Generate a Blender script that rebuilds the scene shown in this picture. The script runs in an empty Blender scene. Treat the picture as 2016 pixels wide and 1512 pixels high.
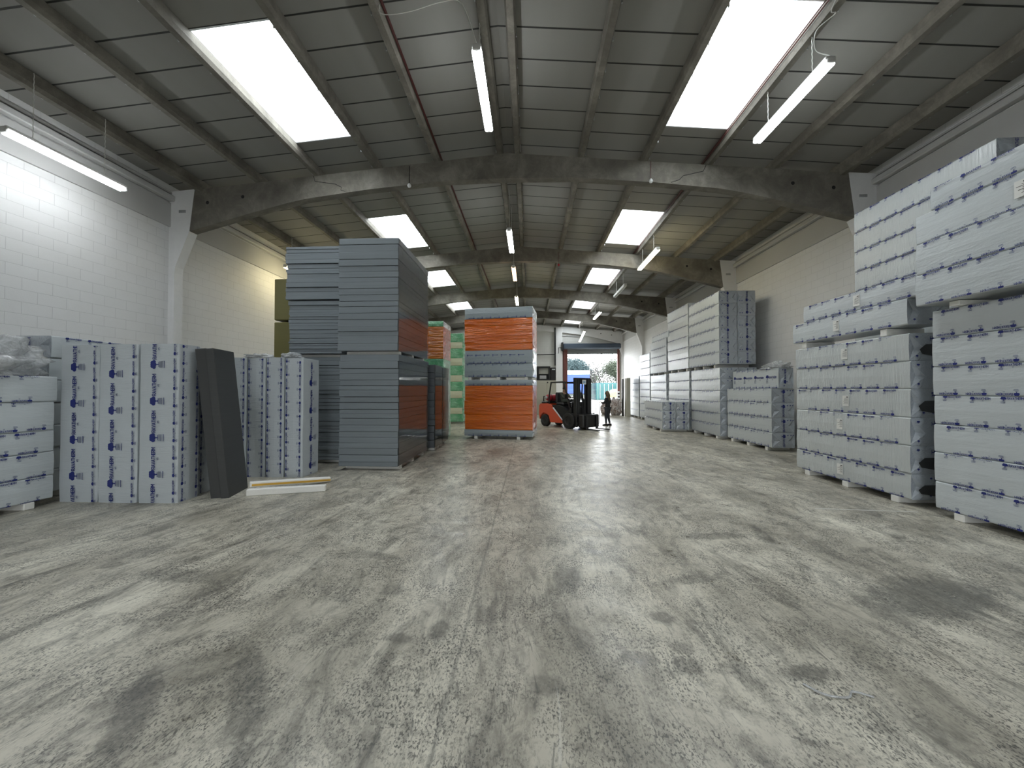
import bpy, math, random
from mathutils import Vector, Matrix, Euler
PI = math.pi
SC = bpy.context.scene
COL = SC.collection
rnd = random.Random(7)

# ------------------------------------------------------------------ materials
def new_mat(name):
    m = bpy.data.materials.new(name); m.use_nodes = True
    nt = m.node_tree; nt.nodes.clear()
    out = nt.nodes.new('ShaderNodeOutputMaterial')
    return m, nt, out

class N:
    """tiny node-graph helper"""
    def __init__(s, nt): s.nt = nt
    def add(s, t, **kw):
        n = s.nt.nodes.new(t)
        for k, v in kw.items():
            setattr(n, k, v)
        return n
    def link(s, a, b): s.nt.links.new(a, b)
    def setin(s, n, k, v):
        if hasattr(v, 'is_output') or isinstance(v, bpy.types.NodeSocket): s.link(v, n.inputs[k])
        else: n.inputs[k].default_value = v
    def coord(s, kind='Object'):
        return s.add('ShaderNodeTexCoord').outputs[kind]
    def pos(s): return s.add('ShaderNodeNewGeometry').outputs['Position']
    def mapping(s, vec, loc=(0,0,0), rot=(0,0,0), sc=(1,1,1)):
        n = s.add('ShaderNodeMapping'); s.link(vec, n.inputs[0])
        n.inputs['Location'].default_value = loc; n.inputs['Rotation'].default_value = rot; n.inputs['Scale'].default_value = sc
        return n.outputs[0]
    def noise(s, vec, scale, detail=4, rough=.55, dist=0):
        n = s.add('ShaderNodeTexNoise'); s.link(vec, n.inputs['Vector'])
        n.inputs['Scale'].default_value = scale; n.inputs['Detail'].default_value = detail
        n.inputs['Roughness'].default_value = rough; n.inputs['Distortion'].default_value = dist
        return n.outputs['Fac']
    def ramp(s, fac, stops):
        n = s.add('ShaderNodeValToRGB'); s.link(fac, n.inputs[0])
        cr = n.color_ramp
        while len(cr.elements) < len(stops): cr.elements.new(.5)
        for e, (p, c) in zip(cr.elements, stops):
            e.position = p; e.color = c if len(c) == 4 else (*c, 1)
        return n.outputs[0]
    def ramp1(s, fac, a, b, v0=0., v1=1.):
        n = s.add('ShaderNodeMapRange'); s.link(fac, n.inputs[0])
        n.inputs[1].default_value = a; n.inputs[2].default_value = b
        n.inputs[3].default_value = v0; n.inputs[4].default_value = v1
        return n.outputs[0]
    def math(s, op, a, b=0.):
        n = s.add('ShaderNodeMath', operation=op); s.setin(n, 0, a); s.setin(n, 1, b); return n.outputs[0]
    def mix(s, fac, a, b, blend='MIX'):
        n = s.add('ShaderNodeMix', data_type='RGBA', blend_type=blend)
        s.setin(n, 'Factor', fac)
        for k, v in ((6, a), (7, b)):
            if isinstance(v, bpy.types.NodeSocket): s.link(v, n.inputs[k])
            else: n.inputs[k].default_value = v if len(v) == 4 else (*v, 1)
        return n.outputs[2]
    def bump(s, h, strength=.3, dist=.01):
        n = s.add('ShaderNodeBump'); s.link(h, n.inputs['Height'])
        n.inputs['Strength'].default_value = strength; n.inputs['Distance'].default_value = dist
        return n.outputs[0]

def principled(g, out, color, rough=.5, metal=0., normal=None, coat=0., spec=.5, coat_rough=.08, trans=0.):
    b = g.add('ShaderNodeBsdfPrincipled')
    if isinstance(color, bpy.types.NodeSocket): g.link(color, b.inputs['Base Color'])
    else: b.inputs['Base Color'].default_value = (*color[:3], 1)
    g.setin(b, 'Roughness', rough); b.inputs['Metallic'].default_value = metal
    b.inputs['Specular IOR Level'].default_value = spec
    if coat:
        b.inputs['Coat Weight'].default_value = coat; b.inputs['Coat Roughness'].default_value = coat_rough
    if trans: b.inputs['Transmission Weight'].default_value = trans
    if normal is not None:
        g.link(normal, b.inputs['Normal'])
        if coat: g.link(normal, b.inputs['Coat Normal'])
    g.link(b.outputs[0], out.inputs[0])
    return b

def simple(name, color, rough=.5, metal=0., var=.12, nscale=8., bump=.0, bscale=60., coat=0.):
    m, nt, out = new_mat(name); g = N(nt)
    v = g.coord()
    f = g.noise(v, nscale, 4, .6)
    lo = tuple(c * (1 - var) for c in color); hi = tuple(min(1, c * (1 + var)) for c in color)
    c = g.mix(f, lo, hi)
    nrm = g.bump(g.noise(v, bscale, 3, .6), bump, .01) if bump else None
    principled(g, out, c, rough, metal, nrm, coat)
    return m

def emit(name, color, strength):
    m, nt, out = new_mat(name); g = N(nt)
    e = g.add('ShaderNodeEmission'); e.inputs[0].default_value = (*color, 1); e.inputs[1].default_value = strength
    g.link(e.outputs[0], out.inputs[0]); return m

M = {}
def mat_floor():
    m, nt, out = new_mat('worn_concrete'); g = N(nt); p = g.pos()
    # gently warped coordinates so that the scuffs sweep
    w = g.add('ShaderNodeTexNoise'); g.link(g.mapping(p, sc=(.25,.25,.25)), w.inputs['Vector']); w.inputs['Scale'].default_value = 1.; w.inputs['Detail'].default_value = 2
    off = g.add('ShaderNodeVectorMath', operation='MULTIPLY_ADD'); g.link(w.outputs['Color'], off.inputs[0]); off.inputs[1].default_value = (1.5,1.5,0); g.link(p, off.inputs[2])
    q = off.outputs[0]
    big = g.noise(g.mapping(q, sc=(.9,.45,1)), 1.1, 6, .65, .4)
    col = g.ramp(big, [(.25,(.20,.185,.145)),(.45,(.46,.43,.352)),(.66,(.71,.675,.565))])
    # soft cloudy dirt
    sm = g.ramp1(g.noise(g.mapping(q, sc=(2.2,.8,1)), 1.5, 7, .72, .8), .50, .70)
    col = g.mix(g.math('MULTIPLY', sm, .80), col, (.07,.065,.055))
    sm2 = g.ramp1(g.noise(g.mapping(q, loc=(5,2,0), sc=(1,.7,1)), 6.5, 8, .75, .6), .50, .64)
    col = g.mix(g.math('MULTIPLY', sm2, .52), col, (.10,.094,.08))
    # sweeping broad streaks in two directions
    for rot, sx, amt, sc_ in ((.12,.28,.55,7.5),(-.75,.22,.42,6.),(.62,.2,.45,7.)):
        st = g.noise(g.mapping(q, rot=(0,0,rot), sc=(1,sx*.35,1)), sc_, 5, .7, .3)
        msk = g.ramp1(g.noise(g.mapping(p, loc=(rot*9,3,0), sc=(.6,.6,1)), .9, 3), .46, .62)
        col = g.mix(g.math('MULTIPLY', g.math('MULTIPLY', g.ramp1(st, .54, .68), msk), amt), col, (.09,.088,.078))
    # fine dark flecks of rubber in the worn top
    fl = g.noise(g.mapping(p, sc=(1,.6,1)), 74, 4, .65, .3)
    fm = g.ramp1(g.noise(q, 2.3, 6, .7), .38, .56)
    fk = g.math('MULTIPLY', g.ramp1(fl, .525, .57), fm)
    col = g.mix(g.math('MULTIPLY', fk, .85), col, (.06,.058,.054))
    fl2 = g.ramp1(g.noise(g.mapping(q, sc=(1,.16,1)), 30, 4, .65, .6), .60, .66)
    col = g.mix(g.math('MULTIPLY', fl2, .6), col, (.10,.10,.09))
    # sharp mottling and wandering hairline cracks that run with the traffic
    mt = g.ramp1(g.noise(g.mapping(p, sc=(1,.7,1)), 17, 8, .8), .50, .60)
    col = g.mix(g.math('MULTIPLY', g.math('MULTIPLY', mt, fm), .45), col, (.09,.085,.072))
    for sc_, band, amt, lx in ((2.6,.0035,.8,0.),(5.5,.005,.6,7.)):
        cn = g.noise(g.mapping(p, loc=(lx,0,0), sc=(1,.22,1)), sc_, 5, .6, .3)
        ck = g.ramp1(g.math('ABSOLUTE', g.math('SUBTRACT', cn, .5)), band*.3, band, 1, 0)
        ckm = g.ramp1(g.noise(g.mapping(p, loc=(lx+3,1,0)), 1.3, 4, .7), .50, .60)
        col = g.mix(g.math('MULTIPLY', g.math('MULTIPLY', ck, ckm), amt), col, (.045,.043,.038))
    # pale scratches
    pl = g.ramp1(g.noise(g.mapping(q, rot=(0,0,.3), sc=(1,.06,1)), 16, 3, .6, .2), .68, .74)
    col = g.mix(g.math('MULTIPLY', pl, .30), col, (.66,.65,.60))
    # stains that lie on the slab, each with its own outline
    nz = g.noise(g.mapping(p, sc=(1,.6,1)), 14, 6, .8)
    blot = g.ramp1(g.noise(p, 34, 5, .75), .34, .50, .5, 1.)
    for (x, y, rx, ry, rot, a) in ((1.02,2.95,.10,.09,0,.75),(1.03,2.62,.09,.07,.2,.55),(1.00,2.45,.10,.08,0,.6),(.72,2.5,.12,.07,0,.5),
        (1.72,2.42,.17,.07,-.1,.7),(.10,2.25,.12,.09,0,.5),(-.66,2.72,.075,.12,.1,.62),(-.92,2.62,.1,.06,.25,.6),(-1.2,3.25,.12,.10,.1,.45),
        (-.35,2.9,.1,.12,0,.42),(3.4,3.35,.75,.30,-.35,.7),(4.1,2.9,.6,.22,-.3,.65),(-2.15,1.95,.10,.42,-.62,.62),(-1.62,2.1,.10,.5,-.6,.55),(.35,3.5,.14,.24,.2,.5),
        (1.5,3.55,.26,.08,-.2,.5),(2.2,4.6,.5,.10,-.1,.5),(-1.6,3.9,.3,.08,.3,.4),(2.9,2.0,.3,.16,-.4,.45),(3.25,1.9,.16,.2,-.5,.6),(-3.3,3.4,.5,.12,.15,.4)):
        v = g.mapping(p, loc=(0,0,0)); s_ = g.add('ShaderNodeVectorMath', operation='SUBTRACT'); g.link(v, s_.inputs[0]); s_.inputs[1].default_value = (x,y,0)
        r_ = g.mapping(s_.outputs[0], rot=(0,0,rot)); d_ = g.add('ShaderNodeVectorMath', operation='MULTIPLY'); g.link(r_, d_.inputs[0]); d_.inputs[1].default_value = (1/rx,1/ry,0)
        l_ = g.add('ShaderNodeVectorMath', operation='LENGTH'); g.link(d_.outputs[0], l_.inputs[0])
        dd = g.math('ADD', l_.outputs['Value'], g.math('MULTIPLY', g.math('SUBTRACT', nz, .5), 1.7))
        col = g.mix(g.math('MULTIPLY', g.math('MULTIPLY', g.ramp1(dd, .7, 1.15, 1, 0), blot), a), col, (.06,.058,.052))
    # slab joints
    sx = g.add('ShaderNodeSeparateXYZ'); g.link(p, sx.inputs[0])
    j1 = g.ramp1(g.math('ABSOLUTE', g.math('ADD', sx.outputs[0], g.math('ADD', .47, g.math('MULTIPLY', g.math('SUBTRACT', nz, .5), .05)))), .006, .018, 1, 0)
    jy = g.math('ABSOLUTE', g.math('SUBTRACT', g.math('MODULO', g.math('ADD', sx.outputs[1], 60.2), 6.1), 3.05))
    j2 = g.ramp1(jy, .004, .014, 1, 0)
    jj = g.math('MAXIMUM', j1, g.math('MULTIPLY', j2, .3))
    col = g.mix(g.math('MULTIPLY', g.math('MULTIPLY', jj, .45), blot), col, (.10,.10,.09))
    rough = g.ramp1(g.noise(q, 3.5, 5, .7), .3, .7, .25, .48)
    h = g.math('ADD', g.math('MULTIPLY', g.noise(p, 9, 5, .6), 1.), g.math('MULTIPLY', jj, -.5))
    principled(g, out, col, rough, 0, g.bump(h, .22, .01), spec=.55)
    return m
M['floor'] = mat_floor()

def mat_block(name, c0, tint):
    m, nt, out = new_mat(name); g = N(nt); p = g.pos()
    # blockwork courses: use Y/Z for the side walls
    cx = g.add('ShaderNodeSeparateXYZ'); g.link(p, cx.inputs[0])
    u = g.math('ADD', cx.outputs[0], cx.outputs[1])
    cb = g.add('ShaderNodeCombineXYZ'); g.link(u, cb.inputs[0]); g.link(cx.outputs[2], cb.inputs[1])
    b = g.add('ShaderNodeTexBrick'); g.link(cb.outputs[0], b.inputs['Vector'])
    b.inputs['Scale'].default_value = 1.; b.inputs['Brick Width'].default_value = .45; b.inputs['Row Height'].default_value = .225
    b.inputs['Mortar Size'].default_value = .006; b.inputs['Mortar Smooth'].default_value = .6
    b.inputs['Color1'].default_value = (*c0, 1); b.inputs['Color2'].default_value = (*[c * .985 for c in c0], 1)
    b.inputs['Mortar'].default_value = (*[c * .80 for c in c0], 1)
    col = g.mix(g.math('MULTIPLY', g.ramp1(g.noise(p, 1.2, 5, .7), .45, .8), .25), b.outputs['Color'], tint)
    h = g.math('ADD', g.math('MULTIPLY', b.outputs['Fac'], -1.), g.math('MULTIPLY', g.noise(p, 40, 4), .35))
    principled(g, out, col, .6, 0, g.bump(h, .35, .008)); return m
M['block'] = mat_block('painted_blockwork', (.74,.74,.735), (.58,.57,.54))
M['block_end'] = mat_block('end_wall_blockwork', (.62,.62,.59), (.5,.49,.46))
M['white_paint'] = simple('white_painted_concrete', (.74,.74,.74), .6, var=.06, bump=.15)
M['cladding'] = simple('upper_wall_cladding', (.50,.50,.49), .6, var=.05, nscale=2)

def mat_concrete():
    m, nt, out = new_mat('old_concrete'); g = N(nt); p = g.pos()
    f = g.noise(p, 1.8, 6, .7, .5)
    col = g.ramp(f, [(.3,(.10,.092,.076)),(.5,(.155,.143,.118)),(.72,(.25,.235,.20))])
    spots = g.ramp1(g.noise(p, 22, 3, .6), .62, .70)
    col = g.mix(g.math('MULTIPLY', spots, .4), col, (.10,.095,.08))
    principled(g, out, col, .75, 0, g.bump(g.noise(p, 30, 5, .65), .4, .012)); return m
M['concrete'] = mat_concrete()
M['purlin'] = M['concrete']

def mat_roof():
    m, nt, out = new_mat('roof_lining_boards'); g = N(nt); p = g.pos()
    s = g.add('ShaderNodeSeparateXYZ'); g.link(p, s.inputs[0])
    t = g.math('ABSOLUTE', g.math('SUBTRACT', g.math('MODULO', g.math('ADD', s.outputs[1], 61.2), .61), .305))
    wob = g.math('MULTIPLY', g.noise(p, 2.3, 3), .006)
    j = g.ramp1(g.math('SUBTRACT', t, wob), .009, .014, 1, 0)
    # weathering differs from board to board
    fl = g.math('FLOOR', g.math('DIVIDE', g.math('ADD', s.outputs[1], 61.2 - .305), .61))
    cb = g.add('ShaderNodeCombineXYZ'); g.link(fl, cb.inputs[0]); g.link(g.math('MULTIPLY', s.outputs[0], .65), cb.inputs[1])
    f = g.noise(cb.outputs[0], 1.7, 3)
    col = g.mix(f, (.20,.196,.18), (.275,.268,.25))
    st = g.ramp1(g.noise(g.mapping(p, sc=(.6,2.2,1)), 1.5, 5, .7), .55, .8)
    col = g.mix(g.math('MULTIPLY', st, .25), col, (.26,.25,.21))
    col = g.mix(j, col, (.02,.02,.018))
    principled(g, out, col, .7, 0, g.bump(g.math('MULTIPLY', j, -1), .8, .02)); return m
M['roof'] = mat_roof()

def mat_wrap(name, c, print_rough=.32, bump=.25, wr=(1.2,1.2,7.), coat=.25):
    m, nt, out = new_mat(name); g = N(nt); v = g.coord()
    o = g.add('ShaderNodeObjectInfo').outputs['Random']
    f = g.noise(v, 3, 4, .6)
    a = g.mix(f, tuple(x * .93 for x in c), tuple(min(1, x * 1.06) for x in c))
    col = g.mix(g.math('MULTIPLY', o, .5), a, tuple(x * .86 for x in c))
    h1 = g.noise(g.mapping(v, sc=wr), 3.5, 5, .6, .6)
    h2 = g.noise(v, 14, 4, .6, .4)
    h = g.math('ADD', h1, g.math('MULTIPLY', h2, .25))
    principled(g, out, col, print_rough, 0, g.bump(h, bump, .02), coat=coat, coat_rough=.12); return m
WC = (.56,.60,.615)
M['wrap'] = mat_wrap('printed_white_film', WC)
M['wrap_gloss'] = mat_wrap('tight_clear_film_over_white', (.54,.575,.575), .22, .5, (9.,9.,.9), .8)
M['wrap_end'] = mat_wrap('folded_film_end', (.42,.46,.50), .2, 1., (4,4,4), .8)  # darker, bluer base colour carries the shading of the folded ends
M['wrap_vert'] = mat_wrap('printed_film_upright', (.53,.57,.595), .32, .3, (1.2,1.2,14.), .35)
M['ink'] = simple('navy_print', (.014,.024,.17), .4, var=.05)
M['ink_pale'] = simple('worn_navy_print', (.10,.12,.22), .4, var=.1)
M['paper'] = simple('white_paper_label', (.72,.72,.69), .6, var=.03)
M['paper_ink'] = simple('label_black_print', (.05,.05,.05), .6)

def mat_foam(name, c):
    m, nt, out = new_mat(name); g = N(nt); v = g.coord(); p = g.pos()
    st = g.noise(g.mapping(p, sc=(.12,.12,9.)), 6, 4, .6)
    o = g.add('ShaderNodeObjectInfo').outputs['Random']
    col = g.mix(st, tuple(x * .78 for x in c), tuple(x * 1.2 for x in c))
    col = g.mix(g.math('MULTIPLY', o, .45), col, tuple(x * .7 for x in c))
    principled(g, out, col, .5, 0, g.bump(g.math('ADD', st, g.math('MULTIPLY', g.noise(v, 120, 2), .2)), .3, .006)); return m
M['grey_foam'] = mat_foam('grey_foam_board', (.19,.215,.235))
M['dark_foam'] = mat_foam('charcoal_foam_board', (.045,.047,.047))
M['mid_foam'] = mat_foam('dark_grey_foam_board', (.085,.095,.105))
M['olive'] = mat_foam('unlit_yellow_wool', (.17,.155,.045))  # yellow wool, its unlit look put into an olive base colour
M['eps'] = simple('white_polystyrene', (.78,.77,.73), .7, var=.04, nscale=30, bump=.2, bscale=90)
M['yellow'] = simple('yellow_strip', (.62,.36,.05), .5)

def mat_film():
    m, nt, out = new_mat('clear_stretch_film'); g = N(nt); p = g.pos()
    s = g.add('ShaderNodeSeparateXYZ'); g.link(p, s.inputs[0])
    # film hangs crumpled on the upper half of each load and tight on the lower
    hm = g.ramp1(g.math('ABSOLUTE', g.math('SUBTRACT', s.outputs[2], 4.35)), .35, .95, 1, 0)
    w = g.noise(g.mapping(p, sc=(6,6,.8)), 3.2, 5, .7, 1.2)
    n = g.add('ShaderNodeBump'); g.link(w, n.inputs['Height']); g.link(g.ramp1(hm, 0, 1, .02, 1.), n.inputs['Strength']); n.inputs['Distance'].default_value = .10
    gl = g.add('ShaderNodeBsdfGlossy'); gl.inputs['Roughness'].default_value = .05; gl.inputs['Color'].default_value = (.9,.9,.9,1); g.link(n.outputs[0], gl.inputs['Normal'])
    tr = g.add('ShaderNodeBsdfTransparent'); tr.inputs[0].default_value = (.82,.84,.85,1)
    fr = g.add('ShaderNodeFresnel'); fr.inputs['IOR'].default_value = 1.55; g.link(n.outputs[0], fr.inputs['Normal'])
    f2 = g.math('MINIMUM', g.math('ADD', g.math('MULTIPLY', fr.outputs[0], 1.1), .05), 1.)
    mx = g.add('ShaderNodeMixShader'); g.link(f2, mx.inputs[0]); g.link(tr.outputs[0], mx.inputs[1]); g.link(gl.outputs[0], mx.inputs[2])
    g.link(mx.outputs[0], out.inputs[0]); return m
M['film'] = mat_film()
def mat_crumple():
    m, nt, out = new_mat('crumpled_clear_film'); g = N(nt); v = g.coord()
    w = g.noise(v, 9, 6, .7, 2.)
    nrm = g.bump(w, 1., .06)
    b = g.add('ShaderNodeBsdfPrincipled'); b.inputs['Base Color'].default_value = (.85,.88,.9,1); b.inputs['Roughness'].default_value = .06; b.inputs['Coat Weight'].default_value = 1.
    b.inputs['Specular IOR Level'].default_value = .9; g.link(nrm, b.inputs['Normal'])
    tr = g.add('ShaderNodeBsdfTransparent')
    mx = g.add('ShaderNodeMixShader'); g.link(g.ramp1(w, .4, .6, .45, .8), mx.inputs[0]); g.link(tr.outputs[0], mx.inputs[1]); g.link(b.outputs[0], mx.inputs[2])
    g.link(mx.outputs[0], out.inputs[0]); return m
M['crumple'] = mat_crumple()

def mat_colwrap(name, c, hi, rough=.2, sc=(1.,1.,6.), bump=.5, detail=6):
    m, nt, out = new_mat(name); g = N(nt); v = g.coord()
    w = g.noise(g.mapping(v, sc=sc), 3, detail, .6, .8)
    w2 = g.noise(g.mapping(v, sc=(sc[0]*.8,sc[1]*.8,sc[2]*.6)), 2, 2, .5)
    col = g.mix(g.ramp1(w2, .3, .7), c, hi)
    principled(g, out, col, rough, 0, g.bump(w, bump, .08), coat=.7, coat_rough=.08); return m
M['orange'] = mat_colwrap('orange_film', (.60,.115,.004), (.74,.165,.007), .2, (.4,.5,4.), .8, 3)
M['orange_dark'] = mat_colwrap('amber_film', (.46,.12,.008), (.62,.20,.02), .2, (.6,.6,4.), .9, 3)
M['orange_end'] = mat_colwrap('pink_film_end', (.62,.18,.14), (.85,.5,.45), .15, (4,4,4), .9)
M['green'] = mat_colwrap('green_film', (.07,.36,.16), (.25,.60,.36), .25, (2,2,3), .9)
M['green_board'] = simple('pale_cream_board', (.62,.66,.48), .6)
M['grey_wrap'] = mat_wrap('grey_printed_film', (.33,.38,.40), .3, .3)
M['silver_end'] = mat_wrap('silver_folded_film', (.62,.66,.68), .15, 1., (4,4,4), .8)

M['steel'] = simple('galvanised_steel', (.45,.46,.47), .4, .7, var=.1)
M['black'] = simple('black_paint', (.012,.012,.013), .4)
M['rubber'] = simple('tyre_rubber', (.018,.018,.018), .75, bump=.3)
M['truck_orange'] = simple('orange_red_enamel', (.62,.075,.02), .3, var=.05, coat=.5)
M['gas_red'] = simple('red_gas_bottle', (.35,.02,.03), .35)
M['seat'] = simple('black_vinyl', (.02,.02,.022), .5)
M['sign_white'] = simple('white_sign', (.7,.74,.78), .4)
M['blue_glass'] = simple('pale_blue_screen', (.25,.4,.6), .3)
M['brown'] = simple('brown_steel_paint', (.14,.045,.035), .5)
M['navy_drum'] = simple('slate_blue_canopy', (.045,.065,.095), .5)
M['shutter'] = simple('grey_shutter_slats', (.20,.21,.215), .6)
M['beige'] = simple('beige_panel', (.52,.50,.42), .5, var=.04)
M['red_cable'] = simple('dark_red_cable', (.07,.012,.01), .5)
M['cable_white'] = simple('white_cable', (.6,.6,.56), .5)
M['skin'] = simple('skin', (.45,.26,.19), .5)
M['cloth_black'] = simple('black_cloth', (.016,.017,.017), .85)
M['denim'] = simple('charcoal_denim', (.03,.035,.042), .85)
M['hair'] = simple('dark_blonde_hair', (.12,.085,.045), .6, bump=.5, bscale=40)
M['hair_dark'] = simple('dark_hair', (.02,.016,.012), .6)
M['shoe'] = simple('black_shoe', (.012,.012,.012), .5)
M['workwear'] = simple('grey_green_workwear', (.05,.06,.05), .85)
M['teal'] = simple('teal_container_paint', (.012,.085,.09), .5)
M['blue_tarp'] = simple('blue_curtain_side', (.006,.03,.17), .5, var=.15, nscale=2)
M['white_metal'] = simple('white_coachwork', (.7,.72,.74), .45)
M['fence'] = simple('green_fence_wire', (.03,.09,.07), .5)
M['bark'] = simple('grey_bark', (.045,.04,.042), .9)
M['leaf'] = simple('ivy_leaf', (.042,.055,.034), .8)
M['leaf_blue'] = simple('conifer_leaf', (.028,.052,.056), .8)
M['tarmac'] = simple('pale_yard_tarmac', (.34,.34,.33), .8, var=.1, nscale=1.5)
M['yellow_bale'] = simple('pale_yellow_sack', (.16,.15,.07), .6)
def mat_sack():
    m, nt, out = new_mat('sack_of_film_waste'); g = N(nt); v = g.coord()
    f = g.noise(v, 7, 7, .75, 1.5)
    c = g.ramp(f, [(.36,(.10,.06,.045)),(.45,(.38,.27,.23)),(.52,(.62,.56,.54)),(.62,(.78,.77,.78))])
    principled(g, out, c, .25, 0, g.bump(g.noise(v, 12, 6, .7, 1.), 1., .06), coat=.6); return m
M['sack'] = mat_sack()
M['white_line'] = simple('worn_white_line', (.62,.62,.58), .5, var=.2)
M['lens'] = simple('white_bulb_guard', (.62,.63,.62), .35)
M['tube_cold'] = emit('fluorescent_cold', (.93,.97,1.), 14)
M['tube_warm'] = emit('fluorescent_warm', (1.,.86,.50), 13)
M['tube_soft'] = emit('fluorescent_soft', (1.,.97,.86), 9)
M['tube_end'] = emit('fluorescent_dim', (1.,.55,.28), 3)
M['fixture'] = simple('white_light_housing', (.6,.6,.58), .5)
def mat_pane():
    m, nt, out = new_mat('translucent_rooflight'); g = N(nt)
    tr = g.add('ShaderNodeBsdfTransparent'); tr.inputs[0].default_value = (.96,.98,.98,1)
    tl = g.add('ShaderNodeBsdfTranslucent'); tl.inputs[0].default_value = (.9,.93,.92,1)
    mx = g.add('ShaderNodeMixShader'); mx.inputs[0].default_value = .12
    g.link(tr.outputs[0], mx.inputs[1]); g.link(tl.outputs[0], mx.inputs[2]); g.link(mx.outputs[0], out.inputs[0]); return m
M['pane'] = mat_pane()
M['dark_gap'] = simple('dark_gap', (.01,.01,.01), .9)

# ------------------------------------------------------------------ mesh builder
class MB:
    def __init__(s): s.v = []; s.f = []; s.m = []; s.mats = []; s.X = Matrix.Identity(4)
    def mi(s, mat):
        mat = M[mat] if isinstance(mat, str) else mat
        if mat not in s.mats: s.mats.append(mat)
        return s.mats.index(mat)
    def add(s, verts, faces, mat):
        b = len(s.v); k = s.mi(mat)
        s.v += [tuple(s.X @ Vector(p)) for p in verts]
        s.f += [tuple(b + i for i in f) for f in faces]; s.m += [k] * len(faces)
    def box(s, lo, hi, mat, bev=0., rot=None, piv=None):
        x0,y0,z0 = lo; x1,y1,z1 = hi
        if bev <= 0:
            vs = [(x,y,z) for z in (z0,z1) for y in (y0,y1) for x in (x0,x1)]
            fs = [(0,2,3,1),(4,5,7,6),(0,1,5,4),(2,6,7,3),(0,4,6,2),(1,3,7,5)]
        else:
            b = min(bev, (x1-x0)*.49, (y1-y0)*.49, (z1-z0)*.49)
            vs, fs = bevbox(x0,y0,z0,x1,y1,z1,b)
        if rot is not None:
            c = Vector(piv if piv else ((x0+x1)/2,(y0+y1)/2,(z0+z1)/2)); R = Euler(rot).to_matrix()
            vs = [tuple(R @ (Vector(p)-c) + c) for p in vs]
        s.add(vs, fs, mat)
    def tube(s, pts, r, mat, n=8, cap=True):
        pts = [Vector(p) for p in pts]; rs = r if isinstance(r, (list,tuple)) else [r]*len(pts)
        vs = []; fs = []
        up = None
        for i, p in enumerate(pts):
            t = (pts[min(i+1,len(pts)-1)] - pts[max(i-1,0)]).normalized()
            if up is None:
                up = Vector((0,0,1)) if abs(t.z) < .9 else Vector((1,0,0))
            a = t.cross(up).normalized(); b2 = a.cross(t).normalized(); up = b2
            for k in range(n):
                an = 2*PI*k/n; vs.append(tuple(p + (a*math.cos(an) + b2*math.sin(an))*rs[i]))
        for i in range(len(pts)-1):
            for k in range(n):
                fs.append((i*n+k, i*n+(k+1)%n, (i+1)*n+(k+1)%n, (i+1)*n+k))
        if cap: fs.append(tuple(range(n-1,-1,-1))); fs.append(tuple((len(pts)-1)*n+k for k in range(n)))
        s.add(vs, fs, mat)
    def prism(s, poly, axis, a, b, mat):
        """poly: 2-D outline, extruded along axis from a to b"""
        def P(u, w, t):
            return {'x':(t,u,w),'y':(u,t,w),'z':(u,w,t)}[axis]
        n = len(poly)
        vs = [P(u,w,a) for u,w in poly] + [P(u,w,b) for u,w in poly]
        fs = [tuple(range(n)), tuple(range(2*n-1,n-1,-1))] + [(i,(i+1)%n,n+(i+1)%n,n+i)[::-1] for i in range(n)]
        s.add(vs, fs, mat)
    def lathe(s, prof, mat, c=(0,0,0), axis='z', n=20):
        vs = []; fs = []
        for (r, h) in prof:
            for k in range(n):
                a = 2*PI*k/n; u, w = r*math.cos(a), r*math.sin(a)
                p = {'z':(u,w,h),'y':(u,h,w),'x':(h,u,w)}[axis]
                vs.append((p[0]+c[0],p[1]+c[1],p[2]+c[2]))
        for i in range(len(prof)-1):
            for k in range(n): fs.append((i*n+k,i*n+(k+1)%n,(i+1)*n+(k+1)%n,(i+1)*n+k))
        s.add(vs, fs, mat)
    def build(s, name, parent=None, smooth=False, fix=True, loc=None):
        me = bpy.data.meshes.new(name); me.from_pydata(s.v, [], s.f)
        for mt in s.mats: me.materials.append(mt)
        me.polygons.foreach_set('material_index', s.m)
        if fix:
            import bmesh
            bm = bmesh.new(); bm.from_mesh(me); bmesh.ops.recalc_face_normals(bm, faces=bm.faces); bm.to_mesh(me); bm.free()
        if smooth: me.polygons.foreach_set('use_smooth', [True]*len(me.polygons))
        me.update()
        o = bpy.data.objects.new(name, me); COL.objects.link(o)
        if parent: o.parent = parent
        if loc: o.location = loc
        return o
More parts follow.
